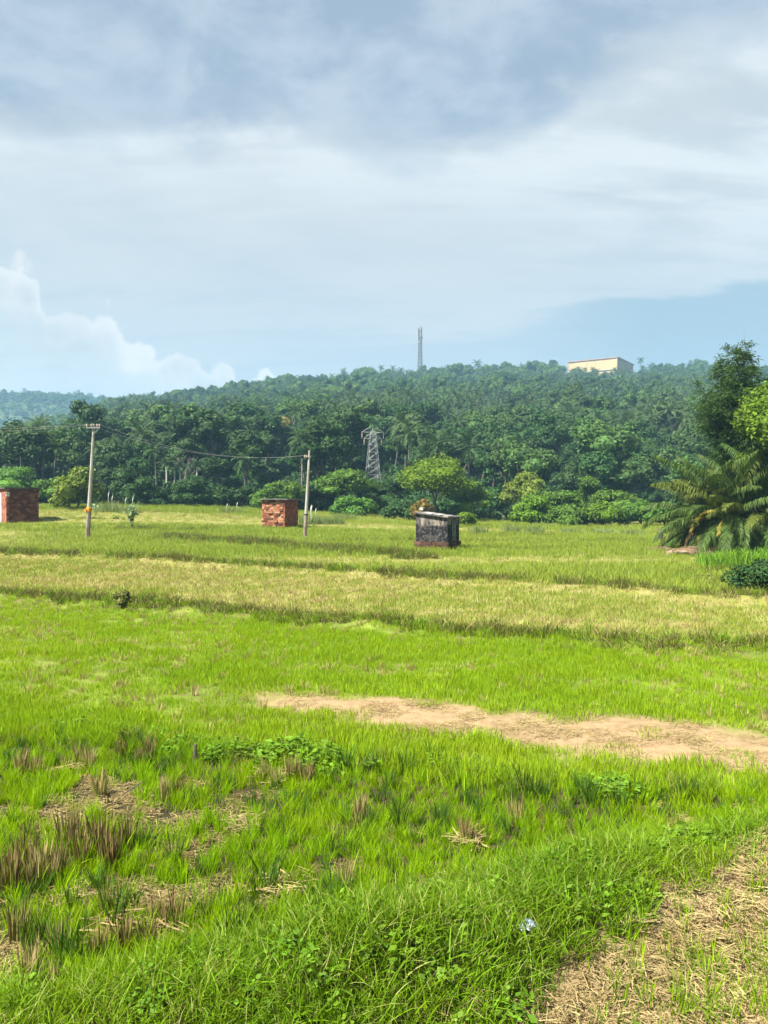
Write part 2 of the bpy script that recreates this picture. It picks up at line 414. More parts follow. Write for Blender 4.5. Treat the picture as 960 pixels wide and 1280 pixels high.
def build_ground():
    xs = np.concatenate([-axis([(7, 7, 1, 1), (7, 1500, .16, 1.045)])[::-1], np.arange(-6.9, 7, .12), axis([(7, 7, 1, 1), (7, 1500, .16, 1.045)])])
    ys = np.concatenate([np.array([-300, -150, -60, -20, -5, 0, .5]), axis([(1, 13, .11, 1.0), (13, 90, .13, 1.012), (90, 1600, 1.2, 1.08)])])
    X, Y = np.meshgrid(xs, ys)
    Z = ground_z(X, Y)
    Z = np.where(Y > 112, Z - 1.0, Z)
    nx, ny = len(xs), len(ys)
    idx = np.arange(nx * ny).reshape(ny, nx)
    q = np.stack([idx[:-1, :-1], idx[:-1, 1:], idx[1:, 1:], idx[1:, :-1]], -1).reshape(-1, 4)
    mb = MB(); mb.add(np.stack([X, Y, Z], -1).reshape(-1, 3), q)
    me = mb.mesh('ground', True)
    P = np.stack([X.ravel(), Y.ravel()], 1)
    k = masks(P)
    def att(n, a):
        A = me.attributes.new(n, 'FLOAT', 'POINT'); A.data.foreach_set('value', np.asarray(a, np.float32))
    att('bare', k['bare']); att('straw', k['straw'])
    st = np.where(k['b1'] & ~k['b2'], 1.0, 0.0)
    st = np.maximum(st, np.where(k['b2'], .75 * sstep(.45, .6, vnoise(P[:, 1] * .16, P[:, 0] * .02, 77)), 0))
    att('stubble', st); att('wet_shade', np.where(k['b0'], 0, 1.0) * (P[:, 1] < 14))
    m, nt, N, L = mat_new('field_soil')
    tc = N.new('ShaderNodeTexCoord'); v = tc.outputs['Object']
    def attr(n):
        a = N.new('ShaderNodeAttribute'); a.attribute_name = n; return a.outputs['Fac']
    n1 = noise(nt, v, .6, 5, .6); n2 = noise(nt, v, 5, 5, .6); n3 = noise(nt, v, 40, 3, .6)
    grass = mixc(nt, (.085, .115, .018), (.15, .19, .03), ss(nt, n1, .35, .65))
    grass = mixc(nt, grass, (.13, .085, .045), mth(nt, 'MULTIPLY', ss(nt, n2, .50, .70), .8))
    stub = mixc(nt, (.21, .185, .07), (.15, .16, .03), ss(nt, n1, .4, .65))
    stub = mixc(nt, stub, (.17, .12, .06), mth(nt, 'MULTIPLY', ss(nt, n2, .55, .7), .6))
    bare = mixc(nt, (.250, .175, .095), (.180, .122, .066), ss(nt, n2, .35, .7))
    bare = mixc(nt, bare, (.31, .23, .125), mth(nt, 'MULTIPLY', ss(nt, n3, .5, .7), .6))
    str_ = mixc(nt, (.25, .18, .09), (.13, .09, .048), ss(nt, n2, .4, .68))
    str_ = mixc(nt, str_, (.33, .26, .14), ss(nt, n3, .5, .66))
    wet_shade = mixc(nt, (.026, .024, .010), (.060, .038, .020), ss(nt, n2, .42, .66))  # dark wet soil, with the shade between the blades put into its colour
    grass = mixc(nt, grass, wet_shade, attr('wet_shade'))
    c = mixc(nt, grass, stub, attr('stubble'))
    c = mixc(nt, c, bare, attr('bare')); c = mixc(nt, c, str_, attr('straw'))
    p = N.new('ShaderNodeBsdfPrincipled'); L.new(c, p.inputs['Base Color']); p.inputs['Roughness'].default_value = .95; p.inputs['Specular IOR Level'].default_value = .1
    b = N.new('ShaderNodeBump'); b.inputs['Strength'].default_value = .8; b.inputs['Distance'].default_value = .03
    L.new(mth(nt, 'ADD', n2, mth(nt, 'MULTIPLY', n3, .5)), b.inputs['Height']); L.new(b.outputs[0], p.inputs['Normal'])
    out = N.new('ShaderNodeOutputMaterial'); L.new(p.outputs[0], out.inputs[0])
    o = link('ground', me, m); o['kind'] = 'structure'; o['label'] = 'flat rice fields with bunds, a bare earth strip and straw litter'; o['category'] = 'ground'

build_ground()

def build_hill(name, fn, xs, ys, label):
    X, Y = np.meshgrid(xs, ys); Z = fn(X, Y)
    nx, ny = len(xs), len(ys); idx = np.arange(nx * ny).reshape(ny, nx)
    q = np.stack([idx[:-1, :-1], idx[:-1, 1:], idx[1:, 1:], idx[1:, :-1]], -1).reshape(-1, 4)
    mb = MB(); mb.add(np.stack([X, Y, Z], -1).reshape(-1, 3), q)
    o = link(name, mb.mesh(name, True), M['undergrowth']); o['kind'] = 'structure'; o['label'] = label; o['category'] = 'hill'
M['undergrowth'] = surface('undergrowth', (.018, .034, .010), (.045, .07, .020), .12, .95, 0, c2=(.07, .06, .035), s2=.3)
build_hill('hill', hill_z, np.linspace(-900, 900, 181), np.concatenate([np.arange(104, 300, 5), np.arange(300, 900, 10.)]), 'long forested hill rising behind the fields')
build_hill('far_hill', far_hill_z, np.linspace(-1300, 700, 121), np.linspace(760, 1400, 50), 'blue hazy hill far behind on the left')

# ------------------------------------------------------------------ scattering (geometry nodes, one object each)
def proto_col(name, items):
    c = bpy.data.collections.new(name)
    for i, (nm, me, mt) in enumerate(items):
        if len(me.materials) == 0: me.materials.append(mt)
        o = bpy.data.objects.new(name + '_%02d' % i, me); c.objects.link(o)
    return c

def gn_scatter(name, col, P, rot, scl, pick, label, cat, coll_kind='stuff'):
    me = bpy.data.meshes.new(name); n = len(P)
    me.vertices.add(n); me.vertices.foreach_set('co', np.asarray(P, np.float32).ravel())
    a = me.attributes.new('rot', 'FLOAT_VECTOR', 'POINT'); a.data.foreach_set('vector', np.asarray(rot, np.float32).ravel())
    a = me.attributes.new('scl', 'FLOAT_VECTOR', 'POINT'); a.data.foreach_set('vector', np.asarray(scl, np.float32).ravel())
    a = me.attributes.new('pick', 'INT', 'POINT'); a.data.foreach_set('value', np.asarray(pick, np.int32))
    o = bpy.data.objects.new(name, me); COL.objects.link(o)
    g = bpy.data.node_groups.new(name, 'GeometryNodeTree')
    g.interface.new_socket('Geometry', in_out='INPUT', socket_type='NodeSocketGeometry')
    g.interface.new_socket('Geometry', in_out='OUTPUT', socket_type='NodeSocketGeometry')
    N, L = g.nodes, g.links
    gi = N.new('NodeGroupInput'); go = N.new('NodeGroupOutput')
    ci = N.new('GeometryNodeCollectionInfo'); ci.inputs[0].default_value = col; ci.inputs[1].default_value = True; ci.inputs[2].default_value = True
    ip = N.new('GeometryNodeInstanceOnPoints')
    def na(nm, ty):
        x = N.new('GeometryNodeInputNamedAttribute'); x.data_type = ty; x.inputs[0].default_value = nm; return x.outputs[0]
    er = N.new('FunctionNodeEulerToRotation'); L.new(na('rot', 'FLOAT_VECTOR'), er.inputs[0])
    L.new(gi.outputs[0], ip.inputs['Points']); L.new(ci.outputs[0], ip.inputs['Instance'])
    ip.inputs['Pick Instance'].default_value = True
    L.new(na('pick', 'INT'), ip.inputs['Instance Index']); L.new(er.outputs[0], ip.inputs['Rotation']); L.new(na('scl', 'FLOAT_VECTOR'), ip.inputs['Scale'])
    L.new(ip.outputs[0], go.inputs[0])
    md = o.modifiers.new('scatter', 'NODES'); md.node_group = g
    return tag(o, label, cat, kind=coll_kind)

def blades(n, radius, h0, h1, w, lean, seed, segs=3, clump=False, curl=.5):
    r = np.random.default_rng(seed)
    rad = radius * np.sqrt(r.random(n)) * (0.45 if clump else 1); th = r.random(n) * 2 * np.pi
    bx, by = rad * np.cos(th), rad * np.sin(th)
    h = h0 + (h1 - h0) * r.random(n)
    la = (th + r.normal(0, .7, n)) if clump else r.random(n) * 2 * np.pi
    ln = lean * (.25 + r.random(n)) * h
    face = r.random(n) * np.pi
    wx, wy = np.cos(face), np.sin(face)
    vs = []; qs = []; ts = []
    ww = w * (.7 + .6 * r.random(n))
    V = np.zeros((n, 2 * segs + 1, 3))
    for k in range(segs):
        t = k / segs
        cx = bx + np.cos(la) * ln * t ** (1 + curl); cy = by + np.sin(la) * ln * t ** (1 + curl)
        cz = h * (t - .18 * lean * t * t) - .015
        half = ww * (.5 - .28 * t)
        V[:, 2 * k] = np.stack([cx - wx * half, cy - wy * half, cz], 1); V[:, 2 * k + 1] = np.stack([cx + wx * half, cy + wy * half, cz], 1)
    V[:, -1] = np.stack([bx + np.cos(la) * ln, by + np.sin(la) * ln, h * (1 - .35 * lean)], 1)
    nv = 2 * segs + 1
    q = np.concatenate([np.arange(n)[:, None] * nv + np.array([2 * k, 2 * k + 1, 2 * k + 3, 2 * k + 2]) for k in range(segs - 1)])
    t = np.arange(n)[:, None] * nv + np.array([2 * segs - 2, 2 * segs - 1, 2 * segs])
    mb = MB(); mb.add(V.reshape(-1, 3), q, t)
    return mb

def litter(n, radius, l0, l1, w, seed, zmax=.03):
    r = np.random.default_rng(seed)
    rad = radius * np.sqrt(r.random(n)); th = r.random(n) * 2 * np.pi
    c = np.stack([rad * np.cos(th), rad * np.sin(th), .004 + zmax * r.random(n)], 1)
    a = r.random(n) * np.pi * 2; ln = (l0 + (l1 - l0) * r.random(n)) / 2
    t = np.stack([np.cos(a), np.sin(a), r.normal(0, .12, n)], 1) * ln[:, None]
    s = np.stack([-np.sin(a), np.cos(a), r.normal(0, .4, n)], 1) * w / 2
    V = np.stack([c - t - s, c - t + s, c + t + s, c + t - s], 1)
    mb = MB(); mb.add(V.reshape(-1, 3), np.arange(n * 4).reshape(n, 4)); return mb

def broad(n, radius, h, leaf, seed):
    """low leafy weed: stems with oval leaves"""
    r = np.random.default_rng(seed)
    rad = radius * np.sqrt(r.random(n)); th = r.random(n) * 2 * np.pi
    c = np.stack([rad * np.cos(th), rad * np.sin(th), h * (.2 + .8 * r.random(n)) * (1.1 - (rad / radius) ** 2 * .6)], 1)
    d = unit(np.stack([r.normal(0, 1, n), r.normal(0, 1, n), r.normal(.1, .35, n)], 1))
    s = unit(np.cross(d, np.array([0, 0, 1.0]) + r.normal(0, .25, (n, 3))))
    up = np.cross(s, d)
    L = leaf * (.6 + .8 * r.random(n))[:, None]
    V = np.stack([c, c + d * L * .45 + s * L * .33 - up * L * .05, c + d * L - up * L * .15, c + d * L * .45 - s * L * .33 - up * L * .05], 1)
    mb = MB(); mb.add(V.reshape(-1, 3), np.arange(n * 4).reshape(n, 4)); return mb

C_RICE = proto_col('rice_tuft', [('m', blades(64, .13, .05, .19, .0054, .50, 100 + i).mesh('rice_tuft'), M['rice']) for i in range(4)]
                + [('m', blades(54, .075, .08, .23, .0054, .45, 104 + i, 3, True).mesh('rice_tuft'), M['rice']) for i in range(3)]
                + [('m', blades(40, .08, .10, .24, .0065, .40, 107, 3, True).mesh('rice_tuft'), M['rice_dark'])])
C_RICEMID = proto_col('short_rice_tuft', [('m', blades(90, .24, .06, .13, .010, .4, 110 + i, 2).mesh('short_rice_tuft'), M['rice_mid']) for i in range(3)])
C_BANK = proto_col('bank_tuft', [('m', blades(60, .13, .06, .20, .0075, 1.0, 120 + i, 4).mesh('bank_tuft'), M['bank']) for i in range(4)]
                   + [('m', broad(40, .12, .13, .042, 126).mesh('bank_weed'), M['weed'])])
C_ROUGH = proto_col('rough_tuft', [('m', blades(60, .22, .15, .42, .014, .7, 130 + i, 3).mesh('rough_tuft'), M['bankdark']) for i in range(3)]
                    + [('m', blades(60, .22, .15, .38, .014, .7, 135 + i, 3).mesh('rough_tuft'), M['bank']) for i in range(2)])
C_STUB = proto_col('stubble_tuft', [('m', blades(26, .12, .07, .20, .009, .55, 140 + i, 2, True).mesh('stubble_tuft'), M['straw']) for i in range(2)]
                   + [('m', blades(60, .30, .06, .17, .013, .5, 145 + i, 2).mesh('stubble_tuft'), M['stubble']) for i in range(2)]
                   + [('m', blades(60, .30, .06, .17, .013, .5, 149, 2).mesh('stubble_tuft'), M['far_grass'])])
C_FAR = proto_col('far_tuft', [('m', blades(60, .5, .12, .42, .022, .5, 150 + i, 2).mesh('far_tuft'), M['far_grass']) for i in range(3)]
                  + [('m', blades(50, .45, .10, .30, .020, .5, 155, 2).mesh('far_tuft'), M['stubble'])]
                  + [('m', blades(50, .45, .15, .40, .020, .6, 156, 2).mesh('far_tuft'), M['bankdark'])])
C_LIT = proto_col('straw_litter', [('m', litter(110, .22, .03, .12, .0042, 160 + i, .025).mesh('straw_litter'), M['straw']) for i in range(2)]
                  + [('m', litter(80, .18, .03, .12, .0042, 165, .02).mesh('straw_litter'), M['straw_dark'])])

def jgrid(y0, y1, step, seed, ext=.62):
    r = np.random.default_rng(seed)
    ys = np.arange(y0, y1, step); pts = []
    for y in ys:
        w = ext * y + .6
        x = np.arange(-w, w, step)
        pts.append(np.stack([x, np.full(len(x), y)], 1))
    P = np.vstack(pts); P += (r.random(P.shape) - .5) * step * 1.1
    return P, r

def emit(name, col, P, r, size, pick, label, cat, tilt=.12, flatrot=False):
    n = len(P)
    z = ground_z(P[:, 0], P[:, 1])
    rot = np.stack([r.normal(0, tilt, n), r.normal(0, tilt, n), r.random(n) * 6.283], 1)
    s = np.asarray(size, float)
    S = np.stack([s ** .5, s ** .5, s], 1) if s.ndim == 1 else s
    gn_scatter(name, col, np.column_stack([P, z]), rot, S, pick, label, cat)

# near paddy
P, r = jgrid(3.4, 13.0, .112, 1)
k = masks(P)
n1 = fbm(P[:, 0] * .8, P[:, 1] * .8, 61); n2 = fbm(P[:, 0] * 2.6, P[:, 1] * 2.6, 62)
gap = sstep(.535, .60, .40 * n1 + .60 * n2)                 # thin places where old straw shows
keep = (~k['b0'] | (P[:, 1] < 9)) & (k['straw'] < .5) & (k['bare'] < .45) & (k['dr'] > .40 + .3 * (n2 - .5)) & (r.random(len(P)) > gap * .85) & ~k['below']
keep &= ~k['b0']
q = P[keep]; s = (.45 + 1.0 * n1[keep] * n2[keep] * 1.8 + .3 * r.random(keep.sum())) * (1 - .35 * gap[keep])
uu = r.random(len(q)); dk = .06 + .30 * sstep(.50, .64, n2[keep])  # dark tufts put the shade of gaps between blades into leaf colour
emit('paddy_rice', C_RICE, q, r, s, np.where(uu < dk, 7, np.where(uu < .62, r.integers(4, 7, len(q)), r.integers(0, 4, len(q)))), 'bright lime young rice growing thick in the near paddy', 'rice', .16)
# bank grass on the near ridge and weedy foot of it
P, r = jgrid(3.0, 9.5, .095, 2)
k = masks(P); n2 = fbm(P[:, 0] * 1.8, P[:, 1] * 1.8, 63)
dens = sstep(.95, .45, k['dr'] + .5 * (n2 - .5)) * (1 - .97 * sstep(.3, .7, k['straw']))
dens = np.maximum(dens, np.where(k['below'], .95 * (1 - .96 * sstep(.25, .6, k['straw'])), 0))
keep = r.random(len(P)) < dens
q = P[keep]; s = .40 + 1.1 * n2[keep] + .35 * r.random(len(q))
emit('bank_grass', C_BANK, q, r, s, np.where(r.random(len(q)) < .09, 4, r.integers(0, 4, len(q))), 'lush arching grass covering the low bank in front', 'grass', .22)
# straw litter
P, r = jgrid(3.0, 13.0, .12, 3)
k = masks(P); n1 = fbm(P[:, 0] * .8, P[:, 1] * .8, 61); n2 = fbm(P[:, 0] * 2.6, P[:, 1] * 2.6, 62)
gap = sstep(.535, .60, .40 * n1 + .60 * n2)
dens = np.maximum(.9 * k['straw'], np.where(k['b0'], .12 * k['bare'], .5 * gap * (k['dr'] > .5)))
keep = r.random(len(P)) < dens; q = P[keep]
emit('straw_litter', C_LIT, q, r, .8 + .5 * r.random(len(q)), np.where((k['straw'][keep] > .5) | k['b0'][keep], r.integers(0, 2, len(q)), np.where(r.random(len(q)) < .72, 2, 0)),
     'loose dry straw strewn over the bare earth', 'straw', .05)
# thin green shoots in the straw
P, r = jgrid(3.0, 8.5, .15, 4)
k = masks(P); n1 = fbm(P[:, 0] * 1.1, P[:, 1] * 1.1, 64)
keep = (k['straw'] > .25) & (r.random(len(P)) < .98 * sstep(.30, .56, n1 + .25 * (1 - k['straw']))); q = P[keep]
C_SHOOT = proto_col('shoot', [('m', blades(16, .06, .08, .20, .007, .35, 170 + i, 3, True).mesh('shoot'), M['rice']) for i in range(3)])
emit('rice_shoots', C_SHOOT, q, r, .7 + .7 * r.random(len(q)), r.integers(0, 3, len(q)), 'thin green rice shoots coming up through straw', 'rice', .1)
# middle field, beyond the weedy step
P, r = jgrid(7.4, 27, .185, 5)
k = masks(P); n1 = fbm(P[:, 0] * .35, P[:, 1] * .8, 65); n2 = fbm(P[:, 0] * 1.6, P[:, 1] * 1.6, 66)
pale = sstep(.45, .62, n1 + .22 * sstep(0, -12, P[:, 0] - .05 * P[:, 1]))
keep = k['b0'] & ~k['b1'] & (r.random(len(P)) < (1 - sstep(.2, .8, k['bare']) * .985) * (1 - .35 * pale)); q = P[keep]
s = (.75 + .6 * n2[keep]) * (1 - .25 * pale[keep]) * (1 + .6 * sstep(1.5, .2, k['d0'][keep]))
emit('short_rice', C_RICEMID, q, r, s, r.integers(0, 3, len(q)), 'short bright green rice covering the middle field', 'rice', .12)
P, r = jgrid(8.5, 27, .30, 6)
k = masks(P); n1 = fbm(P[:, 0] * .35, P[:, 1] * .8, 65); n3 = fbm(P[:, 0] * .9, P[:, 1] * 2.2, 67)
pale = sstep(.45, .62, n1 + .22 * sstep(0, -12, P[:, 0] - .05 * P[:, 1]))
keep = k['b0'] & ~k['b1'] & (k['bare'] < .6) & (r.random(len(P)) < .10 + .75 * pale * sstep(.42, .6, n3)); q = P[keep]
emit('cut_stubble', C_STUB, q, r, .7 + .5 * r.random(len(q)), r.integers(0, 2, len(q)), 'pale cut stubble scattered through the middle field', 'stubble', .2)
# stubble field between the two bunds (planted in rows)
P, r = jgrid(14, 46, .27, 7)
k = masks(P); n1 = fbm(P[:, 0] * .22, P[:, 1] * .5, 68)
keep = k['b1'] & ~k['b2']; q = P[keep]
g = sstep(.46, .62, n1[keep] + .12 * np.sin(q[:, 0] * .3))
u = r.random(len(q))
pick = np.where(u < .38 - .28 * g, r.integers(0, 2, len(q)), np.where(u < .85 - .45 * g, r.integers(2, 4, len(q)), 4))
emit('field_stubble', C_STUB, q, r, .75 + .55 * r.random(len(q)), pick, 'straw coloured stubble field lying between the two grassy bunds', 'stubble', .15)
# everything further off
P, r = jgrid(24, 104, .52, 8)
k = masks(P); n1 = vnoise(P[:, 1] * .16, P[:, 0] * .02, 77); n2 = fbm(P[:, 0] * .12, P[:, 1] * .3, 69)
keep = k['b2'] & (r.random(len(P)) < np.clip(1.25 - P[:, 1] / 140, .35, 1)); q = P[keep]; u = r.random(len(q))
st = sstep(.45, .6, n1[keep]) * sstep(.9, 3, k['d2'][keep])
pick = np.where(u < .70 * st, 3, np.where(u < .70 * st + .08 * sstep(.5, .65, n2[keep]), 4, r.integers(0, 3, len(q))))
s = (.55 + .8 * n2[keep]) * (1 - .4 * st) * (1 + .6 * sstep(60, 90, q[:, 1]))
emit('meadow_grass', C_FAR, q, r, s, pick, 'pale green grass over the far fields up to the tree line', 'grass', .12)
# rough growth along the bunds and the weedy step
P, r = jgrid(7, 75, .20, 9)
k = masks(P); d3, _ = seg_dist(P, BUND3); n2 = fbm(P[:, 0] * .8, P[:, 1] * .8, 70)
near1 = sstep(.58, .12, k['d1'] + .95 * (n2 - .5)); near2 = sstep(.60, .1, k['d2'] + 1.5 * (n2 - .45)) * .8; near3 = sstep(1.5, .3, d3 + 2.4 * (n2 - .46)) * .8
near0 = sstep(.40, .1, k['d0'] + .4 * (n2 - .5)) * .30
# broken dark lines of low banks on the right and far fields
br = sstep(.035, .0, np.abs(np.mod(P[:, 1] * .13 + .9 * vnoise(P[:, 0] * .03, P[:, 1] * .01, 88), 1) - .5)) * sstep(.46, .6, vnoise(P[:, 0] * .12, P[:, 1] * .3, 89)) * (P[:, 1] > 30) * k['b2'] * .8
dens = np.maximum.reduce([near1, near2, near3, near0, br])
keep = r.random(len(P)) < dens; q = P[keep]
s = .35 + .9 * n2[keep] + .75 * r.random(len(q)) ** 2.5; s = np.where(near0[keep] > .1, s * .6, s); s = s * np.where(q[:, 1] > 24, .95, .72); s = np.where(near3[keep] > .2, s * 1.25, s)
emit('bund_grass', C_ROUGH, q, r, s, np.where(r.random(len(q)) < .76, r.integers(0, 3, len(q)), r.integers(3, 5, len(q))), 'rough dark grass lining the low field bunds', 'grass', .2)

# ------------------------------------------------------------------ trees
def ico(sub=1):
    import bmesh
    bm = bmesh.new(); bmesh.ops.create_icosphere(bm, subdivisions=sub, radius=1)
    v = np.array([x.co[:] for x in bm.verts]); f = np.array([[y.index for y in x.verts] for x in bm.faces]); bm.free()
    return v, f
ICO_V, ICO_F = ico(2)

def crown(seed, W, H, n, leaf, lobes=9, core=.62, flatness=1.0, z0=0.0, spread=.62, dome=.3, droop=0.0, low=False):
    """leaf clumps over several uneven boughs; W across, H tall, base of crown at z0. Returns mesh builder, bough centres"""
    r = np.random.default_rng(seed)
    c = []
    for i in range(lobes):
        a = i * 2.4 + r.random() * .8; q = spread * math.sqrt((i + .4) / lobes) * W / 2
        cz = z0 + H * ((.22 if i % 2 and low else .38) + .34 * (1 - (q / (W / 2 * spread + 1e-6)) ** 2) * (1 - dome) + .26 * r.random())
        c.append([q * math.cos(a), q * math.sin(a), cz])
    c = np.array(c); rad = W / 2 * (.30 + .24 * r.random(lobes)); 
    rz = np.minimum(rad * (.65 + .3 * r.random(lobes)) * flatness, H * .42)
    mb = MB()
    w = rad ** 2; w /= w.sum()
    li = r.choice(lobes, n, p=w)
    d = unit(r.normal(0, 1, (n, 3)) + np.array([0, 0, .35]))
    sub = fbm(d[:, 0] * 2.5 + li * 7.7, d[:, 1] * 2.5 + d[:, 2] * 2, seed % 97, 3)     # lumps on each bough
    rr = (.70 + .65 * (sub - .35)) * (.78 + .30 * r.random(n) ** .6)
    p = c[li] + d * rr[:, None] * np.stack([rad[li], rad[li], rz[li]], 1)
    p[:, 2] -= droop * np.hypot(p[:, 0], p[:, 1])
    p[:, 2] = np.maximum(p[:, 2], z0 + .02 * H + .1 * H * r.random(n))
    nr = unit(d * .8 + r.normal(0, .55, (n, 3)) + np.array([0, 0, .45]))
    t = unit(np.cross(nr, r.normal(0, 1, (n, 3)))); b = np.cross(nr, t)
    L = leaf * (.6 + .8 * r.random(n))[:, None]
    V = np.stack([p - t * L * .5, p + b * L * .32 - nr * L * .06, p + t * L * .5, p - b * L * .32 - nr * L * .06], 1)
    mb.add(V.reshape(-1, 3), np.arange(n * 4).reshape(n, 4))
    if core:
        for i in range(lobes):
            k = 1 + .25 * (vnoise(ICO_V[:, 0] * 2 + i, ICO_V[:, 1] * 2 + ICO_V[:, 2], seed % 31)[:, None] - .5)
            vv = ICO_V * k * np.array([rad[i], rad[i], rz[i]]) * core + c[i]
            vv[:, 2] -= droop * np.hypot(vv[:, 0], vv[:, 1])
            mb.add(vv, None, ICO_F)
    return mb, c

def trunk(seed, z1, cents, r0, sides=6):
    r = np.random.default_rng(seed); mb = MB()
    fork = z1
    ts = np.linspace(0, 1, 5)
    sway = np.cumsum(r.normal(0, .05 * z1 + .02, (5, 2)), 0) * ts[:, None]
    pts = np.column_stack([sway, ts * fork - .15]); mb.tube(pts, r0 * (1.15 - .45 * ts), sides)
    for c in cents:
        a = pts[-1]; m = (a + np.array(c)) / 2 + np.array([0, 0, -.06 * np.linalg.norm(np.array(c) - a)])
        mb.tube([a - np.array([0, 0, .1]), m, np.array(c)], [r0 * .55, r0 * .36, r0 * .14], 5)
    return mb

def frond(mb, base, az, e0, L, droop, nl, ll, r, lw=.06, twist=0.0, segs=1, rach=.03, hang=.6):
    """one feather leaf: midrib and two rows of leaflets"""
    k = 9; t = np.linspace(0, 1, k); e = e0 - droop * t ** 1.3
    a = az + twist * t
    step = L / (k - 1)
    dv = np.stack([np.cos(e) * np.cos(a), np.cos(e) * np.sin(a), np.sin(e)], 1)
    pts = np.vstack([base, base + np.cumsum(dv[:-1] * step, 0)])
    mb.tube(pts, rach * (1.1 - t * .95), 4, False)
    tl = np.linspace(.16, .995, nl)
    for sgn in (-1, 1):
        tt = np.clip(tl + r.normal(0, .006, nl), .12, .998)
        p = np.stack([np.interp(tt, t, pts[:, i]) for i in range(3)], 1)
        f = unit(np.stack([np.interp(tt, t, dv[:, i]) for i in range(3)], 1))
        side = unit(np.cross(f, np.array([0, 0, 1.0]))) * sgn
        up = np.cross(side, f) * sgn
        ln = ll * (.35 + .65 * np.sin(np.pi * np.clip(tt * 1.02, 0, 1) ** .75) ** .7) * (.85 + .3 * r.random(nl))
        sp = .95 - .55 * tt
        d1 = unit(side * sp[:, None] + f * (.45 + .5 * tt)[:, None] + np.array([0, 0, -1]) * (.15 * hang) + up * .18 + r.normal(0, .06, (nl, 3)))
        d2 = unit(side * sp[:, None] * .7 + f * .5 + np.array([0, 0, -1]) * hang * 1.3 + r.normal(0, .10, (nl, 3)))
        mid = p + d1 * (ln * .5)[:, None]; tip = mid + d2 * (ln * .5)[:, None]
        wv = unit(f + r.normal(0, .15, (nl, 3))) * lw / 2
        if segs == 1:
            V = np.stack([p - wv * .6, p + wv * .6, mid + wv, tip, mid - wv], 1)
            q = np.arange(nl)[:, None] * 5
            mb.add(V.reshape(-1, 3), q + np.array([0, 1, 2, 4]), q + np.array([4, 2, 3]))

def palm_crown(seed, nf, L, nl, ll, lw, z, wild=.12, lo=-.5, hi=1.25, hang=.6):
    r = np.random.default_rng(seed); mb = MB()
    for i in range(nf):
        q = i / (nf - 1)
        e0 = hi + (lo - hi) * q + r.normal(0, wild); az = i * 2.39996 + r.normal(0, .15)
        frond(mb, np.array([0, 0, z]), az, e0, L * (.8 + .3 * r.random()), .75 + .5 * r.random() + .35 * (1 - abs(2 * q - 1)), nl, ll, r, lw, r.normal(0, .15), hang=hang, rach=.04)
    return mb

def palm_trunk(seed, h, r0, lean):
    r = np.random.default_rng(seed); mb = MB(); t = np.linspace(0, 1, 8); a = r.random() * 6.28
    off = lean * t ** 1.6
    pts = np.column_stack([(off - lean) * math.cos(a), (off - lean) * math.sin(a), h * t - .3 * (t == 0)])
    mb.tube(pts, r0 * (1.25 - .55 * t ** .5), 6); return mb

# far kinds (each a few variants)
FT = []
for i in range(7):
    W = (8, 9.5, 7, 10.5, 8.5, 6.5, 9)[i]; H = (7, 6.5, 8, 8, 9, 7.5, 6)[i]; z0 = (3, 3.5, 3, 4, 3, 2.5, 3)[i]
    cb, ce = crown(300 + i, W, H, 2100, .46, 8 + i % 4, .60, 1.0, z0)
    FT.append((cb.mesh('crown'), trunk(300 + i, z0 + 1.2, ce[:4], .26).mesh('trunk'), W, z0 + H))
FP = []
for i in range(6):
    h = (9.5, 11, 8.5, 10, 11.5, 9)[i]
    FP.append((palm_crown(400 + i, 20, 3.5, 16, .85, .17, h, .16, -.75, 1.2).mesh('crown'), palm_trunk(400 + i, h, .16, (0.6, 1.6, .4, 2.2, 1.0, .2)[i]).mesh('trunk'), h))
for a, b, *_ in FT: a.materials.append(M['tree_far']); b.materials.append(M['bark'])
for a, b, *_ in FP: a.materials.append(M['palm_far']); b.materials.append(M['bark_grey'])

# hillside forest as one mass; the wood at the foot of the hill tree by tree
def joined(a, b, nm):
    """crown and trunk of one variant as one mesh with two materials, for the mass"""
    me = bpy.data.meshes.new(nm); va = np.zeros(len(a.vertices) * 3); a.vertices.foreach_get('co', va)
    vb = np.zeros(len(b.vertices) * 3); b.vertices.foreach_get('co', vb)
    fa = [list(p.vertices) for p in a.polygons]; n = len(a.vertices); fb = [[i + n for i in p.vertices] for p in b.polygons]
    me.from_pydata(np.concatenate([va, vb]).reshape(-1, 3).tolist(), [], fa + fb)
    me.materials.append(a.materials[0]); me.materials.append(b.materials[0])
    me.polygons.foreach_set('material_index', np.array([0] * len(fa) + [1] * len(fb), np.int32)); return me
FOREST = proto_col('forest', [('m', joined(a, b, 'forest_tree'), None) for a, b, *_ in FT] + [('m', joined(a, b, 'forest_palm'), None) for a, b, *_ in FP])

def wood_points(y0, y1, step, seed, fn, ext=.62):
    r = np.random.default_rng(seed); pts = []
    y = y0
    while y < y1:
        s = step; w = ext * y + 8
        x = np.arange(-w, w, s); pts.append(np.stack([x, np.full(len(x), y)], 1)); y += s
    P = np.vstack(pts); P += (r.random(P.shape) - .5) * step * 1.0
    return P, r

P, r = wood_points(196, 690, 5.7, 11, hill_z)
pn = fbm(P[:, 0] / 60, P[:, 1] / 60, 91, 3)
isp = r.random(len(P)) < np.clip(.22 + 2.4 * (pn - .44), .08, .70)
pick = np.where(isp, 7 + r.integers(0, 6, len(P)), r.integers(0, 7, len(P)))
sc = np.where(isp, .62 + .40 * r.random(len(P)), .42 + .95 * r.random(len(P)) ** 2.6)
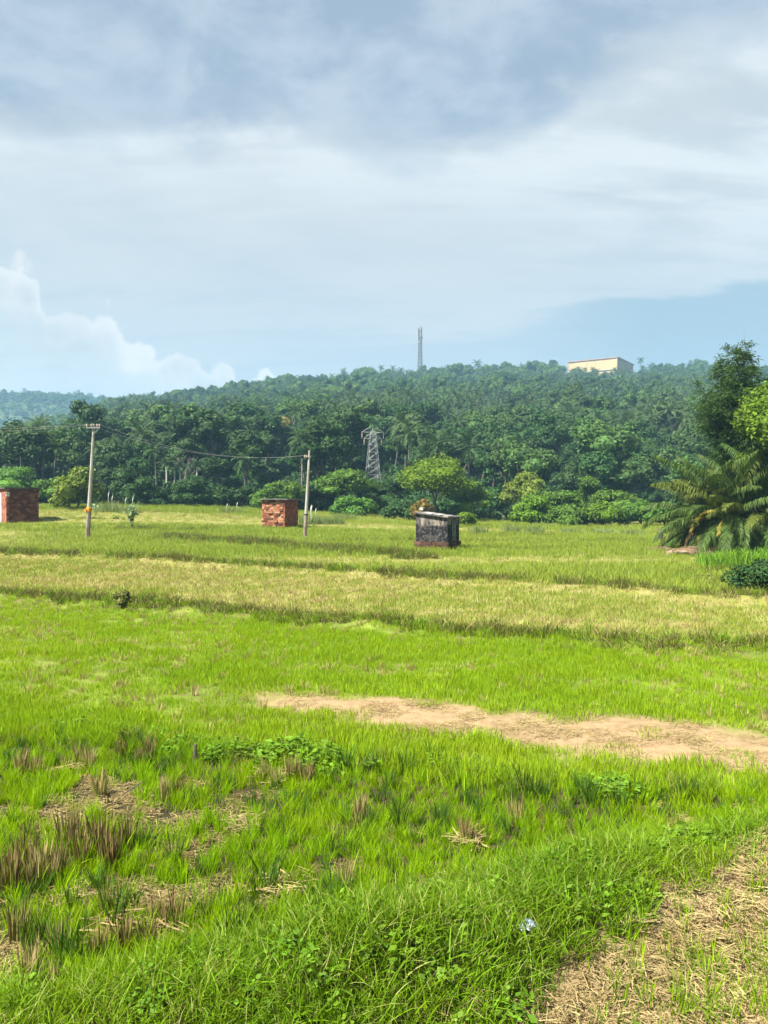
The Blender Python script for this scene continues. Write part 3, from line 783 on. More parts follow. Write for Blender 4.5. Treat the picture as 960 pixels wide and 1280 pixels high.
# keep the ground in front of the hilltop building a little lower
px = CX + F * P[:, 0] / P[:, 1]
sc = np.where((px > 706) & (px < 800) & (P[:, 1] > 500), np.minimum(sc, .95) * .95, sc)
blk = (px > 700) & (px < 802) & (P[:, 1] > 572) & (P[:, 1] < 640)
P, pick, sc = P[~blk], pick[~blk], sc[~blk]
n = len(P)
gn_scatter('hillside_forest', FOREST, np.column_stack([P, hill_z(P[:, 0], P[:, 1]) - .3]),
           np.stack([r.normal(0, .04, n), r.normal(0, .04, n), r.random(n) * 6.28], 1), np.stack([sc, sc, sc * (.9 + .25 * r.random(n))], 1), pick,
           'dense mass of palms and broadleaf trees covering the hillside', 'forest')
P, r = wood_points(850, 1130, 8.5, 12, far_hill_z, .75)
P = P[(P[:, 0] < -120)]; n = len(P)
isp = r.random(n) < .3
pick = np.where(isp, 7 + r.integers(0, 6, n), r.integers(0, 7, n)); sc = .8 + .5 * r.random(n)
gn_scatter('distant_forest', FOREST, np.column_stack([P, far_hill_z(P[:, 0], P[:, 1]) - .5]),
           np.stack([r.normal(0, .03, n), r.normal(0, .03, n), r.random(n) * 6.28], 1), np.stack([sc, sc, sc], 1), pick,
           'hazy blue forest on the far hill at left', 'forest')

UND = [crown(950 + i, 3.4, 2.6, 420, .42, 7, .62, .9, 0, low=True)[0].mesh('low_bush') for i in range(3)]
C_UND = proto_col('low_bush', [('m', me, M['tree_dark']) for me in UND])
P, r = wood_points(101, 205, 2.9, 14, hill_z, .56); n = len(P); sc = .6 + .8 * r.random(n)
gn_scatter('undergrowth', C_UND, np.column_stack([P, np.where(P[:, 1] < 106, ground_z(P[:, 0], P[:, 1]), hill_z(P[:, 0], P[:, 1])) - .25]),
           np.column_stack([np.zeros((n, 2)), r.random(n) * 6.28]), np.stack([sc, sc, sc * (.7 + .7 * r.random(n))], 1), r.integers(0, 3, n), 'dark tangled undergrowth filling the foot of the wood', 'undergrowth')
ZONES = [(0, 'behind the dark red shed'), (70, 'behind the crossarm pole'), (165, 'around the bare pale tree'),
         (285, 'behind the orange shed'), (395, 'around the lattice pylon'), (510, 'behind the domed tree'),
         (620, 'behind the layered thicket'), (820, 'behind the coconut clump')]
def zone(px):
    z = ZONES[0][1]
    for a, b in ZONES:
        if px >= a: z = b
    return z

def place_far(kind, idx, x, y, z, s, label, group, mat=None, rz=0.0, name=None):
    src = (FT if kind == 't' else FP)[idx]
    t = thing(name or ('broadleaf_tree' if kind == 't' else 'coconut_palm'), label, 'tree' if kind == 't' else 'palm', (x, y, z), rz, group)
    t.scale = (s, s, s)
    c = link('crown', src[0], None, t); k = link('trunk', src[1], None, t)
    if mat is not None:
        me = src[0].copy(); me.materials.clear(); me.materials.append(mat); c.data = me
    return t

P, r = wood_points(112, 196, 6.2, 13, hill_z, .55)
pn = fbm(P[:, 0] / 30, P[:, 1] / 30, 92, 3)
for (x, y), v in zip(P, pn):
    px = CX + F * x / y
    if px < -25 or px > 985 or (440 < px < 494 and y < 130) or (328 < px < 372 and y < 150): continue
    left_wood = sstep(520, 150, px)
    palm = r.random() < np.clip(.18 + 2.4 * (v - .42), .08, .8)
    u = r.random(); rz = r.random() * 6.28
    if palm:
        i = int(r.integers(0, 6)); s = (.75 + .35 * u) * (1 - .05 * left_wood)
        lab = ('tall' if FP[i][2] * s > 11 else 'shorter') + ' coconut palm in the wood ' + zone(px)
        place_far('p', i, x, y, float(hill_z(x, y)) - .3, s, lab, 'coconut palms of the wood at the hill foot', None, rz)
    else:
        i = int(r.integers(0, 7)); s = (.70 + .55 * u ** 1.4) * (1 + .08 * left_wood)
        lab = ('big broad-crowned' if s > 1.0 else 'smaller round-crowned') + ' dark tree in the wood ' + zone(px)
        place_far('t', i, x, y, float(hill_z(x, y)) - .3, s, lab, 'broadleaf trees of the wood at the hill foot', None if r.random() < .5 else M['tree_dark'], rz)

def on_hill(px, y):
    x = (px - CX) / F * y
    return x, y, float(hill_z(x, y))
def px_z(py, y): return CAMZ - (py - HOR) / F * y

# trees one can pick out against the hill and the sky
def special(px, y, top, wpx, kind, idx, label, cat=None, mat=None, name=None):
    x, y, z = on_hill(px, y)
    src = (FT if kind == 't' else FP)[idx]
    if kind == 't':
        s = wpx / F * y / src[2]; z2 = px_z(top, y) - src[3] * s * .93
    else:
        s = wpx / F * y / 6.6; z2 = px_z(top, y) - (src[2] + 2) * s
    t = place_far(kind, idx, x, y, min(z, z2) if z2 < z else z2, s, label, None, mat, .5, name)
    return t
special(350, 150, 522, 32, 't', 1, 'cream blossoming tree in the dark wood above the orange block shed', mat=M['blossom'], name='flowering_tree')
special(355, 596, 468, 26, 't', 5, 'lone round dark tree standing above the skyline left of the mast')
special(596, 590, 450, 15, 'p', 1, 'palm crown poking above the skyline between mast and cream building')
special(314, 592, 480, 13, 'p', 0, 'small palm on the skyline left of the lone round tree')
special(800, 588, 447, 12, 'p', 2, 'dark palm beside the right end of the cream hilltop building')
special(193, 109, 553, 34, 'p', 4, 'tall straight coconut palm with its bare trunk showing left of three thin palms')
for px_, tp_, lb_ in ((46, 548, 'leftmost of three coconut palms rising behind the dark red shed'), (58, 537, 'tallest of three coconut palms rising behind the dark red shed'), (71, 550, 'rightmost of three coconut palms rising behind the dark red shed')):
    special(px_, 109, tp_, 34, 'p', 3, lb_)
special(575, 330, 507, 56, 't', 3, 'pale yellow-green crown on the hillside above the domed tree', mat=M['tree_olive'])
special(606, 300, 517, 46, 't', 0, 'light olive crown on mid slope right of the mast', mat=M['tree_olive'])
special(668, 330, 498, 36, 't', 4, 'silvery pale crown on mid slope below the cream building', mat=M['pale_leaf'])
special(640, 240, 534, 48, 't', 6, 'pale dusty green crown low on the slope right of the domed tree', mat=M['tree_olive'])
special(406, 420, 498, 38, 't', 2, 'yellowish tree high on the slope left of the mast', mat=M['tree_olive'])
special(790, 150, 598, 50, 't', 3, 'blue-grey leafy tree at the hill foot left of the coconut clump', mat=M['pale_leaf'])
special(186, 560, 497, 44, 't', 1, 'wide dark crown on the skyline above the crossarm pole', mat=M['tree_dark'])

# three thin areca palms and a bare tree
def areca(px, y, top, base, label):
    x, y, z = on_hill(px, y); zt = px_z(top, y); zb = px_z(base, y); h = zt - zb - .8
    t = thing('areca_palm', label, 'palm', (x, y, zb), 0, 'thin areca palms beside the bare tree')
    mb = MB(); mb.tube([(0, 0, -3), (.05, 0, h * .5), (0, 0, h)], [.13, .11, .09], 6); link('trunk', mb, M['bark_pale'], t)
    link('crown', palm_crown(int(px), 11, 1.7, 12, .6, .14, h, .12, -.1, 1.2), M['palm_far'], t)
areca(208, 108, 573, 612, 'leftmost of three thin pale-trunked areca palms beside the bare tree')
areca(218, 109, 570, 612, 'middle and tallest of three thin areca palms beside the bare tree')
areca(225, 108.5, 577, 612, 'thin pale-trunked areca palm nearest the bare tree')
areca(246, 107, 576, 612, 'small areca palm just right of the bare pale tree')

def bare_tree():
    y = 108; x = (234 - CX) / F * y; zb = px_z(612, y)
    t = thing('bare_tree', 'leafless pale tree with forked branches in front of the dark wood', 'tree', (x, y, zb - 2))
    r = np.random.default_rng(5); mb = MB(); tr = MB()
    tr.tube([(0, 0, 0), (.1, 0, 3), (.0, 0, 5.2)], [.22, .17, .12], 6)
    def br(p, d, L, rad, dep):
        q = p + d * L; m = (p + q) / 2 + r.normal(0, .06 * L, 3)
        mb.tube([p, m, q], [rad * .8, rad * .6, rad * .4], 5)
        if dep:
            for _ in range(3 if dep > 1 else 2):
                nd = unit(d + r.normal(0, .5, 3) + np.array([0, 0, .15])); br(q, nd, L * .68, rad * .58, dep - 1)
    for a in range(5):
        br(np.array([0, 0, 4.2 + .25 * a]), unit(np.array([math.cos(a * 1.4), .4 * math.sin(a * 1.4), .9])), 1.7, .10, 3)
    t.scale = (.62, .62, .80)
    link('trunk', tr, M['bark_twig'], t); link('branches', mb, M['bark_twig'], t)
bare_tree()

# ------------------------------------------------------------------ bushes and small trees along the field edge
def bush(px, base, top, wpx, tone, label, name='bush', y=None, flatness=.8, leaf=.30, n=2600, lobes=10, stem=.0, seed=None, droop=0.0, spread=.62, core=.60):
    if y is None:
        x, y, z = hit(px, base)
    else:
        x = (px - CX) / F * y; z = gz(x, y)
    W = wpx / F * y; H = px_z(top, y) - z
    sd = seed or int(px * 7 + base)
    z0 = stem * H
    cb, ce = crown(sd, W * 1.2, (H - z0) * 1.2, n, leaf, lobes, core, flatness, z0, spread=spread, droop=droop, low=stem < .05)
    t = thing(name, label, 'tree' if 'tree' in name else 'bush', (x, y, z - .1))
    link('crown', cb, M[tone], t)
    link('trunk', trunk(sd, max(.5, z0 + (H - z0) * .3), ce[:5], .05 + .018 * H), M['bark'], t)
    return t
B = bush
B(20, 630, 583, 92, 'tree_mid', 'spreading green tree with flat tiers behind the dark red shed', 'small_tree', 100, .6, n=3600)
B(70, 632, 601, 60, 'tree_mid', 'low green bush between the dark red shed and yellow-green bush', y=98)
B(150, 633, 583, 62, 'tree_dark', 'dark bushy tree just right of the crossarm pole', 'small_tree', 95, 1.0)
B(176, 633, 602, 50, 'tree_dark', 'rounded grey-green bush right of the dark tree by the pole', y=93)
B(97, 637, 592, 62, 'tree_olive', 'bright yellow-green bush standing left of the crossarm pole', n=3600, flatness=1.1)
B(240, 635, 600, 48, 'tree_dark', 'round dark green bush left of the orange block shed', n=3200)
B(205, 635, 614, 40, 'tree_dark', 'low dark bush left of the round dark bush', y=102)
B(274, 636, 611, 42, 'tree_dark', 'low dark bush touching the round bush on its right', y=98)
B(303, 637, 609, 46, 'tree_dark', 'low dark bush left of the shed roof', y=97)
B(335, 640, 608, 48, 'tree_mid', 'green bush right behind the orange block shed', y=96)
B(362, 641, 600, 52, 'tree_mid', 'taller green bush behind the shed beside the plain pole', 'small_tree', 98)
B(398, 646, 604, 56, 'tree_dark', 'dark spreading tree right of the plain pole', 'small_tree', 100, .6, stem=.15)
B(432, 647, 590, 84, 'tree_mid', 'layered spreading tree in front of the pylon foot', 'small_tree', 99, .5, n=4200, lobes=14, stem=.12)
B(441, 650, 625, 58, 'tree_mid', 'bright low bush under the layered tree', y=93)
B(488, 652, 594, 60, 'tree_dark', 'dark tree between pylon and domed light green tree', 'small_tree', 101, .7)
B(507, 660, 627, 60, 'tree_dark', 'dark round bush left of the black shed', y=85)
B(527, 660, 626, 34, 'tree_rust', 'rusty olive bush showing just above the black shed roof', y=83)
B(545, 662, 578, 88, 'tree_lime', 'big domed light green tree standing behind the black shed', 'domed_tree', 94, .85, n=6500, lobes=16, stem=.10, leaf=.30)
B(590, 660, 604, 54, 'tree_mid', 'green shoulder tree on the right of the domed tree', 'small_tree', 95, .8)
B(582, 662, 641, 30, 'tree_lime', 'small bright bush just right of the black shed', y=76)
B(614, 657, 612, 46, 'tree_dark', 'dark gap-filling bush left of the olive-topped tree', y=100)
B(654, 658, 596, 58, 'tree_olive', 'olive-topped tree at the left of the layered thicket', 'small_tree', 98, .8, stem=.1)
B(694, 660, 612, 84, 'tree_mid', 'wide layered green tree in the middle of the thicket', 'small_tree', 95, .55, n=4500, lobes=14)
B(738, 656, 594, 44, 'tree_mid', 'taller narrow tree rising out of the thicket', 'small_tree', 99, 1.1)
B(664, 664, 626, 56, 'tree_lime', 'low bright bush at the left front of the thicket', y=84)
B(706, 664, 633, 64, 'tree_mid', 'low mid-green bush in the front of the thicket', y=83, flatness=.7)
B(768, 660, 615, 60, 'tree_mid', 'rounded bush right of the taller narrow tree', y=94)
B(752, 665, 634, 62, 'tree_lime', 'low light green bush in front of the rounded bush', y=83)
B(800, 665, 630, 58, 'tree_mid', 'low green bush at the right end of the thicket', y=84)
B(830, 668, 632, 50, 'tree_mid', 'green bush half hidden by the coconut fronds', y=82)

# tall pale grass clumps before the thicket
def kans(px, base, h_px, wpx, label, plume=0, mat='kans', y=None, group='tall grass clumps along the field edge'):
    x, y0, z = hit(px, base); y = y or y0
    W = wpx / F * y; H = h_px / F * y; sd = int(px * 3 + base)
    t = thing('grass_clump', label, 'grass', (x, y, z), 0, group)
    b = blades(int(170 + 60 * W), W * .5, H * .55, H * 1.05, .035, .5, sd, 3)
    link('blades', b, M[mat], t)
    r = np.random.default_rng(sd)
    for i in range(plume):
        a, q = r.random() * 6.28, W * .3 * r.random(); p = np.array([q * math.cos(a), q * math.sin(a), 0])
        hh = H * (1.15 + .3 * r.random()); m = MB()
        m.tube([p, p + [0, 0, hh * .7]], .015, 4); m.tube([p + [0, 0, hh * .68], p + [.04, 0, hh * .85], p + [.1, 0, hh]], [.02, .045, .01], 6)
        link('plume', m, M['plume'], t)
for i, (px, b, h, w, pl, lab) in enumerate([
    (136, 640, 18, 34, 2, 'tall grass clump with white plumes right of the crossarm pole'),
    (160, 641, 14, 30, 2, 'pale grass clump with a white plume left of the round dark bush'),
    (288, 642, 11, 30, 2, 'grass clump with two white plumes left of the orange shed'),
    (50, 633, 14, 30, 0, 'dry tall grass beside the dark red shed'),
    (385, 655, 17, 26, 2, 'tall pale grass with plumes behind the plain pole'),
    (400, 655, 15, 28, 1, 'pale grass with one plume right of the plain pole'),
    (418, 655, 13, 26, 0, 'low pale grass under the spreading tree'),
    (598, 668, 14, 24, 0, 'pale grass clump right of the small bright bush'),
    (640, 666, 14, 24, 0, 'grey-green grass clump at the left front of the thicket'),
    (668, 667, 14, 26, 0, 'rounded grass clump under the low bright bush'),
    (715, 667, 10, 30, 0, 'low wide grass clump before the middle of the thicket'),
    (755, 668, 10, 30, 0, 'low grass clump before the light green bush'),
    (790, 669, 10, 28, 0, 'low grass clump at the right end of the thicket'),
    (432, 650, 12, 34, 0, 'yellowish tall grass under the layered tree')]):
    kans(px, b, h, w, lab, pl)

# ------------------------------------------------------------------ right-hand cluster: bamboo, broadleaf, coconut palms
def bamboo(px, base, y):
    x = (px - CX) / F * y; z = gz(x, y)
    t = thing('bamboo_clump', 'tall feathery dark green bamboo clump leaning over the coconut palms', 'bamboo', (x, y, z))
    r = np.random.default_rng(77); leaves = []; mb = MB()
    fol = MB(); P_ = []; D_ = []
    for i in range(48):
        a = r.random() * 6.28; b0 = np.array([1.3 * math.cos(a), .8 * math.sin(a), 0]) * r.random()
        H = 8.0 + 5.6 * r.random(); lean = .8 + 3.4 * r.random()
        la = r.uniform(2.0, 4.4) if i % 3 else r.random() * 6.28
        tt = np.linspace(0, 1, 12)
        off = lean * tt ** 2.2
        pts = np.column_stack([b0[0] + off * math.cos(la), b0[1] + off * math.sin(la) * .7, H * (tt - .12 * (lean / 4) * tt ** 4)])
        c = MB(); c.tube(pts, .05 * (1.1 - tt), 5); link('culm', c, M['culm'], t)
        for kx in range(66):
            s = r.uniform(.10, 1.0); p = np.array([np.interp(s, tt, pts[:, j]) for j in range(3)])
            sa = r.random() * 6.28; L = (2.7 - 1.8 * s) * (.5 + .6 * r.random())
            if s > .9: L *= .5
            for m in range(26):
                q = r.random(); w = p + np.array([math.cos(sa) * L * q, math.sin(sa) * L * q, .25 * L * q - .55 * L * q * q]) + r.normal(0, .10, 3)
                P_.append(w); D_.append([math.cos(sa) + r.normal(0, .6), math.sin(sa) + r.normal(0, .6), -.55 + r.normal(0, .3)])
    P_ = np.array(P_); D_ = unit(np.array(D_)); n = len(P_)
    s = unit(np.cross(D_, r.normal(0, 1, (n, 3)))); L = (.20 + .18 * r.random(n))[:, None]
    V = np.stack([P_, P_ + D_ * L * .4 + s * .026, P_ + D_ * L, P_ + D_ * L * .4 - s * .026], 1)
    fol.add(V.reshape(-1, 3), np.arange(n * 4).reshape(n, 4))
    link('foliage', fol, M['bamboo'], t)
bamboo(945, 690, 47)
bamboo_x = None
def right_tree():
    y = 42.0; x = (990 - CX) / F * y; z = gz(x, y)
    t = thing('leafy_tree', 'bright sunlit green tree cut by the right edge before the bamboo', 'tree', (x, y, z))
    cb, ce = crown(881, 6.4, 8.4, 15000, .20, 20, .55, 1.0, 1.6, spread=.70)
    link('crown', cb, M['tree_lime'], t); link('trunk', trunk(881, 3.0, ce[:7], .2), M['bark'], t)
    y = 52.0; x = (985 - CX) / F * y
    t = thing('shade_tree', 'dark tree at the right edge behind the bamboo', 'tree', (x, y, gz(x, y)))
    cb, ce = crown(882, 8, 11.6, 9000, .26, 20, .62, 1.0, 1.0)
    link('crown', cb, M['tree_dark'], t); link('trunk', trunk(882, 3.0, ce[:7], .2), M['bark'], t)
right_tree()

def coconut(px, base, y, label, seed, nf, L, zc, old, olden_az, lo=-.75, hi=1.5, hang=1.05):
    x = (px - CX) / F * y; z = gz(x, y)
    t = thing('young_coconut_palm', label, 'palm', (x, y, z), 0, 'young coconut palms in the clump at right')
    r = np.random.default_rng(seed)
    tr = MB(); tr.tube([(0, 0, -.2), (0, 0, zc * .5), (0, 0, zc)], [.30, .24, .18], 8); link('trunk', tr, M['bark'], t)
    g = MB(); g2 = MB()
    for i in range(nf):
        q = i / (nf - 1)
        frond(g2 if (i * 7) % 3 == 0 else g, np.array([0, 0, zc]), i * 2.39996 + r.normal(0, .2), hi + (lo - hi) * q + r.normal(0, .08), L * (.8 + .3 * r.random()), .85 + .55 * r.random(), 72, 1.0, r, .070, r.normal(0, .2), hang=hang)
    link('crown', g, M['coco'], t); link('lit_fronds', g2, M['coco_lit'], t)  # every third frond takes the lighter colour painted as sunlight
    for az, e, mt in olden_az:
        o = MB(); frond(o, np.array([0, 0, zc]), az, e, L * .58, 1.0, 40, .5, r, .06, 0, hang=.5); link('old_frond', o, M[mt], t)
PI = math.pi
coconut(890, 690, 44.5, 'largest young coconut palm of the clump, its fronds sweeping to the ground', 501, 40, 4.5, 2.1,
        0, [(PI * 1.22, .05, 'coco_old'), (PI * 1.55, .10, 'coco_old'), (PI * 1.02, -.5, 'coco_dead')])
coconut(918, 690, 43.0, 'young coconut palm in the middle of the clump with yellow lower fronds', 502, 34, 4.4, 2.0,
        0, [(PI * 1.12, .45, 'coco_old'), (PI * 1.25, .0, 'coco_old')])
coconut(958, 690, 43.5, 'young coconut palm at the right edge behind tall grass', 503, 30, 4.8, 2.1,
        0, [(PI * 1.1, .5, 'coco_old'), (PI * 1.45, .3, 'coco_old')])
coconut(880, 690, 45.5, 'smallest young coconut palm at the left of the clump', 504, 24, 3.5, 1.3,
        0, [(PI * 1.2, .0, 'coco_dead')], -.3, 1.2)

def heap():
    x, y, z = hit(862, 694)
    t = thing('debris_heap', 'low heap of brown earth and dry fronds under the coconut palms', 'heap', (x, y, z))
    r = np.random.default_rng(3); mb = MB()
    v, f = ICO_V.copy(), ICO_F
    v = v * np.array([1.7, .8, .38]) * (1 + .35 * (vnoise(v[:, 0] * 3 + 5, v[:, 1] * 3 + v[:, 2] * 2, 3)[:, None] - .5)); mb.add(v, None, f)
    link('earth', mb, M['dirt'], t)
    fr = MB()
    for i in range(7):
        frond(fr, np.array([r.uniform(-1.3, 1.3), r.uniform(-.5, .2), .25]), r.random() * 6.28, .35, 1.6, .9, 18, .4, r, .05)
    link('dry_fronds', fr, M['coco_dead'], t)
heap()
for i, (px, b, w, h, lab) in enumerate([(905, 712, 46, 30, 'bright tall grass clump at the foot of the coconut palms'),
                                        (935, 714, 50, 34, 'bright tall grass clump left of the dark shrub'),
                                        (968, 714, 50, 36, 'bright tall grass clump cut by the right edge'), (890, 708, 30, 20, 'short bright grass clump nearest the debris heap')]):
    x, y, z = hit(px, b); W = w / F * y; H = h / F * y
    t = thing('tall_grass_clump', lab, 'grass', (x, y, z), 0, 'bright tall grass clumps by the palms')
    link('blades', blades(420, W * .55, H * .5, H * 1.1, .035, .55, 700 + i, 4), M['tall_grass'], t)
B(945, 741, 702, 50, 'tree_dark', 'dark small-leaved shrub at the right edge below the tall grass', 'shrub', None, .9, .10, 3000, 16, spread=.95, core=.30)
B(975, 745, 706, 46, 'tree_dark', 'dark shrub cut by the right edge of the photo', 'shrub', None, .9, .10, 2400, 14, spread=.95, core=.30)
B(153, 757, 737, 26, 'bankdark', 'small brownish bush alone on the bund at left', 'shrub', None, .9, .07, 1400, 8)
B(885, 727, 719, 40, 'bankdark', 'low dark scrub added as soil shade left of the dark shrub', 'shrub', None, .6, .10, 1400, 9)  # dark clump stands in for shaded soil by a small bund

def stake(px, base, top, w, mat, label, name='wooden_post'):
    x, y, z = hit(px, base); h = px_z(top, y) - z
    mb = MB(); mb.tube([(0, 0, -.1), (.02 * h, 0, h * .5), (.03 * h, .01, h)], [w * 1.1, w, w * .9], 7)
    o = link(name, mb, M[mat], None, (x, y, z)); return tag(o, label, 'post')
stake(825, 677, 661, .20, 'bark', 'short dark wooden post left of the coconut clump')
stake(242, 957, 932, .022, 'bark', 'grey dead stake standing in the paddy beside the leafy weeds', 'wooden_stake')

# ------------------------------------------------------------------ sheds
def block_wall(mb, p0, p1, z0, z1, bh, bl, r, jit=.02, thick=.16, gap=.012, slope=0.0, skip=0.0, holes=()):
    """courses of blocks from p0 to p1 (2D); every block its own piece"""
    p0 = np.array(p0, float); p1 = np.array(p1, float); L = np.linalg.norm(p1 - p0); d = (p1 - p0) / L; nrm = np.array([d[1], -d[0]])
    rot = np.array([[d[0], nrm[0], 0], [d[1], nrm[1], 0], [0, 0, 1]])
    nz = max(1, int(round((z1 - z0) / bh))); bh = (z1 - z0) / nz
    for k in range(nz):
        x = -(bl * .5) * (k % 2)
        while x < L - .01:
            b = bl * (.85 + .3 * r.random()); a0 = max(x, 0); a1 = min(x + b, L); x += b
            if a1 - a0 < .04: continue
            mid = (a0 + a1) / 2; zc = z0 + (k + .5) * bh
            if any(h0 < mid < h1 and g0 < zc < g1 for h0, h1, g0, g1 in holes): continue
            if r.random() < skip: continue
            j = r.normal(0, jit)
            c = p0 + d * mid + nrm * (j - thick / 2)
            hh = bh - gap; top = zc + bh / 2 - slope * mid
            mb.box((c[0], c[1], zc - (slope * mid * (zc - z0) / (z1 - z0))), (a1 - a0 - gap, thick, hh * (1 - .0)), rot)
    # solid behind the joints
    c = (p0 + p1) / 2 - nrm * (thick * .72)
    mb.box((c[0], c[1], (z0 + z1) / 2 - .02 - slope * L / 2), (L - .05, thick * .8, z1 - z0 - .06 - slope * L * .5), rot)
    return mb

def shed_mid():
    x, y, z = hit(350, 659)
    px = F / y
    t = thing('block_shed', 'small orange laterite block shed with thin flat roof beside the plain pole', 'shed', (x, y, z - .15), R(-24))
    a, b, h = 2.7 * 30 / 30, 1.9, 34 / px + .15
    w = 46 / px; a = w * .66 / math.cos(R(24)); b = w * .36 / math.sin(R(24 + 8))
    r = np.random.default_rng(8); A, Bb = a / 2, b / 2
    m1 = MB(); block_wall(m1, (-A, -Bb), (A, -Bb), 0, h, .19, .34, r, .035, .2, .022, skip=.05); link('front_wall', m1, M['laterite'], t)
    m2 = MB(); block_wall(m2, (A, -Bb), (A, Bb), 0, h, .19, .34, r, .012, .2); link('side_wall', m2, M['laterite_red'], t)
    m3 = MB(); block_wall(m3, (A, Bb), (-A, Bb), 0, h, .26, .40, r); block_wall(m3, (-A, Bb), (-A, -Bb), 0, h, .26, .40, r, .03); link('back_wall', m3, M['laterite'], t)
    m = MB(); m.box((.08, 0, h + .05), (a + .55, b + .5, .08)); o = link('roof', m, M['slab'], t); o.rotation_euler = (0, R(.8), 0)
    m = MB(); m.box((-.05, -Bb - .02, h - .08), (.42, .06, .16)); link('vent', m, M['glass'], t)
shed_mid()

def shed_black():
    x, y, z = hit(547, 687); px = F / y
    th = R(-28)
    t = thing('pump_house', 'black mould-stained pump house with sloping sheet roof on a laterite plinth', 'shed', (x, y, z - .1), th)
    a, b = 39 / px / math.cos(R(24)), 17.5 / px / math.sin(R(28)) * 1.0
    h = 2.28; zp = .62; A, Bb = a / 2, b / 2; sl = .26
    r = np.random.default_rng(9)
    pl = MB()
    e = .07
    for q0, q1 in (((-A - e, -Bb - e), (A + e, -Bb - e)), ((A + e, -Bb - e), (A + e, Bb + e)), ((A + e, Bb + e), (-A - e, Bb + e)), ((-A - e, Bb + e), (-A - e, -Bb - e))):
        block_wall(pl, q0, q1, 0, zp, .20, .38, r, .02, .22, .02)
    pl.box((0, 0, zp / 2), (a - .1, b - .1, zp - .02)); link('plinth', pl, M['plinth'], t)
    # rendered walls, top edge falling to the right
    w = MB()
    v = np.array([[-A, -Bb, zp], [A, -Bb, zp], [A, Bb, zp], [-A, Bb, zp], [-A, -Bb, h], [A, -Bb, h - sl], [A, Bb, h - sl], [-A, Bb, h]])
    w.add(v, [[0, 1, 5, 4], [1, 2, 6, 5], [2, 3, 7, 6], [3, 0, 4, 7], [4, 5, 6, 7]])
    link('wall', w, M['mould'], t)
    for i in range(4):                                                     # vent slots
        m = MB(); m.box((-.22 + .13 * i, -Bb - .004, h - .56), (.04, .03, .15)); link('vent_slot', m, M['glass'], t)
    d = MB(); d.box((A + .008, .02, zp + .66), (.05, .62, 1.28)); dr = link('door', d, M['dark'], t)
    for i in range(3):
        m = MB(); m.box((A + .045, -.20 + .2 * i, zp + .66), (.03, .035, 1.26)); link('slat', m, M['sheet'], dr)
    ang = math.atan2(sl, a)
    rt = np.array(Matrix.Rotation(ang, 3, 'Y'))
    s = MB(); s.box((0, 0, h - sl / 2 + .045), (a + .30, b + .34, .06), rt); rf = link('roof', s, M['slab'], t)
    for i, (xc, ww, zz, mt) in enumerate([(-.30, .62, .02, 'sheet'), (.38, .40, .03, 'sheet'), (.92, .30, .02, 'sheet')]):
        m = MB(); m.box((xc, -b * .28, h - sl / 2 + .10 + zz - math.tan(ang) * xc - .02), (ww, b * .5, .045), rt); link('roof_sheet', m, M[mt], rf)
    m = MB(); m.box((-A + .05, -.15, h + .26), (.22, .2, .16), rt); link('roof_stone', m, M['concrete'], rf)
shed_black()

def shed_left():
    x, y, z = hit(24, 655); px = F / y
    t = thing('brick_shed', 'dark red brick shed with flat roof cut by the left edge', 'shed', (x, y, z - .15), R(40))
    a = 37 / px / .964; b = 3.4; h = 44 / px + .15
    # front corner of the shed stands at photo column 8
    cx_, cy_ = (8 - CX) / F * y, y
    t.location.x = cx_ + math.cos(R(40)) * a / 2 - math.sin(R(40)) * b / 2; t.location.y = cy_ + math.sin(R(40)) * a / 2 + math.cos(R(40)) * b / 2
    r = np.random.default_rng(10); A, Bb = a / 2, b / 2
    m = MB(); block_wall(m, (-A, -Bb), (A, -Bb), 0, h, .16, .30, r, .012, .2, .01,
                         holes=[(a * .38, a * .44, h - .45, h - .15), (a * .66, a * .72, h - .45, h - .15), (a * .5, a * .6, h - .95, h - .75)]); link('front_wall', m, M['redbrick'], t)
    m = MB()
    block_wall(m, (A, -Bb), (A, Bb), 0, h, .16, .3, r, .012, .2); block_wall(m, (A, Bb), (-A, Bb), 0, h, .16, .3, r, .012, .2)
    link('back_wall', m, M['redbrick'], t)
    m = MB(); block_wall(m, (-A - .005, Bb), (-A - .005, -Bb - .005), 0, h - .01, .2, .34, r, .012, .2); link('side_wall', m, M['redbrick_lit'], t)
    m = MB(); m.box((-A - .03, .35, h * .45), (.06, 1.2, h * .86)); link('door', m, M['white'], t)
    m = MB(); m.box((-A + .10, -Bb - .03, h - .45), (.26, .05, .36)); n_ = link('notice', m, M['white'], t)
    m = MB(); m.box((-A + .11, -Bb - .058, h - .43), (.09, .012, .12)); link('mark', m, M['dark'], n_)
    m = MB(); m.box((0, 0, h + .06), (a + .4, b + .5, .11)); link('roof', m, M['slab'], t)
    for hx in (.41, .69, .55):
        pass
shed_left()

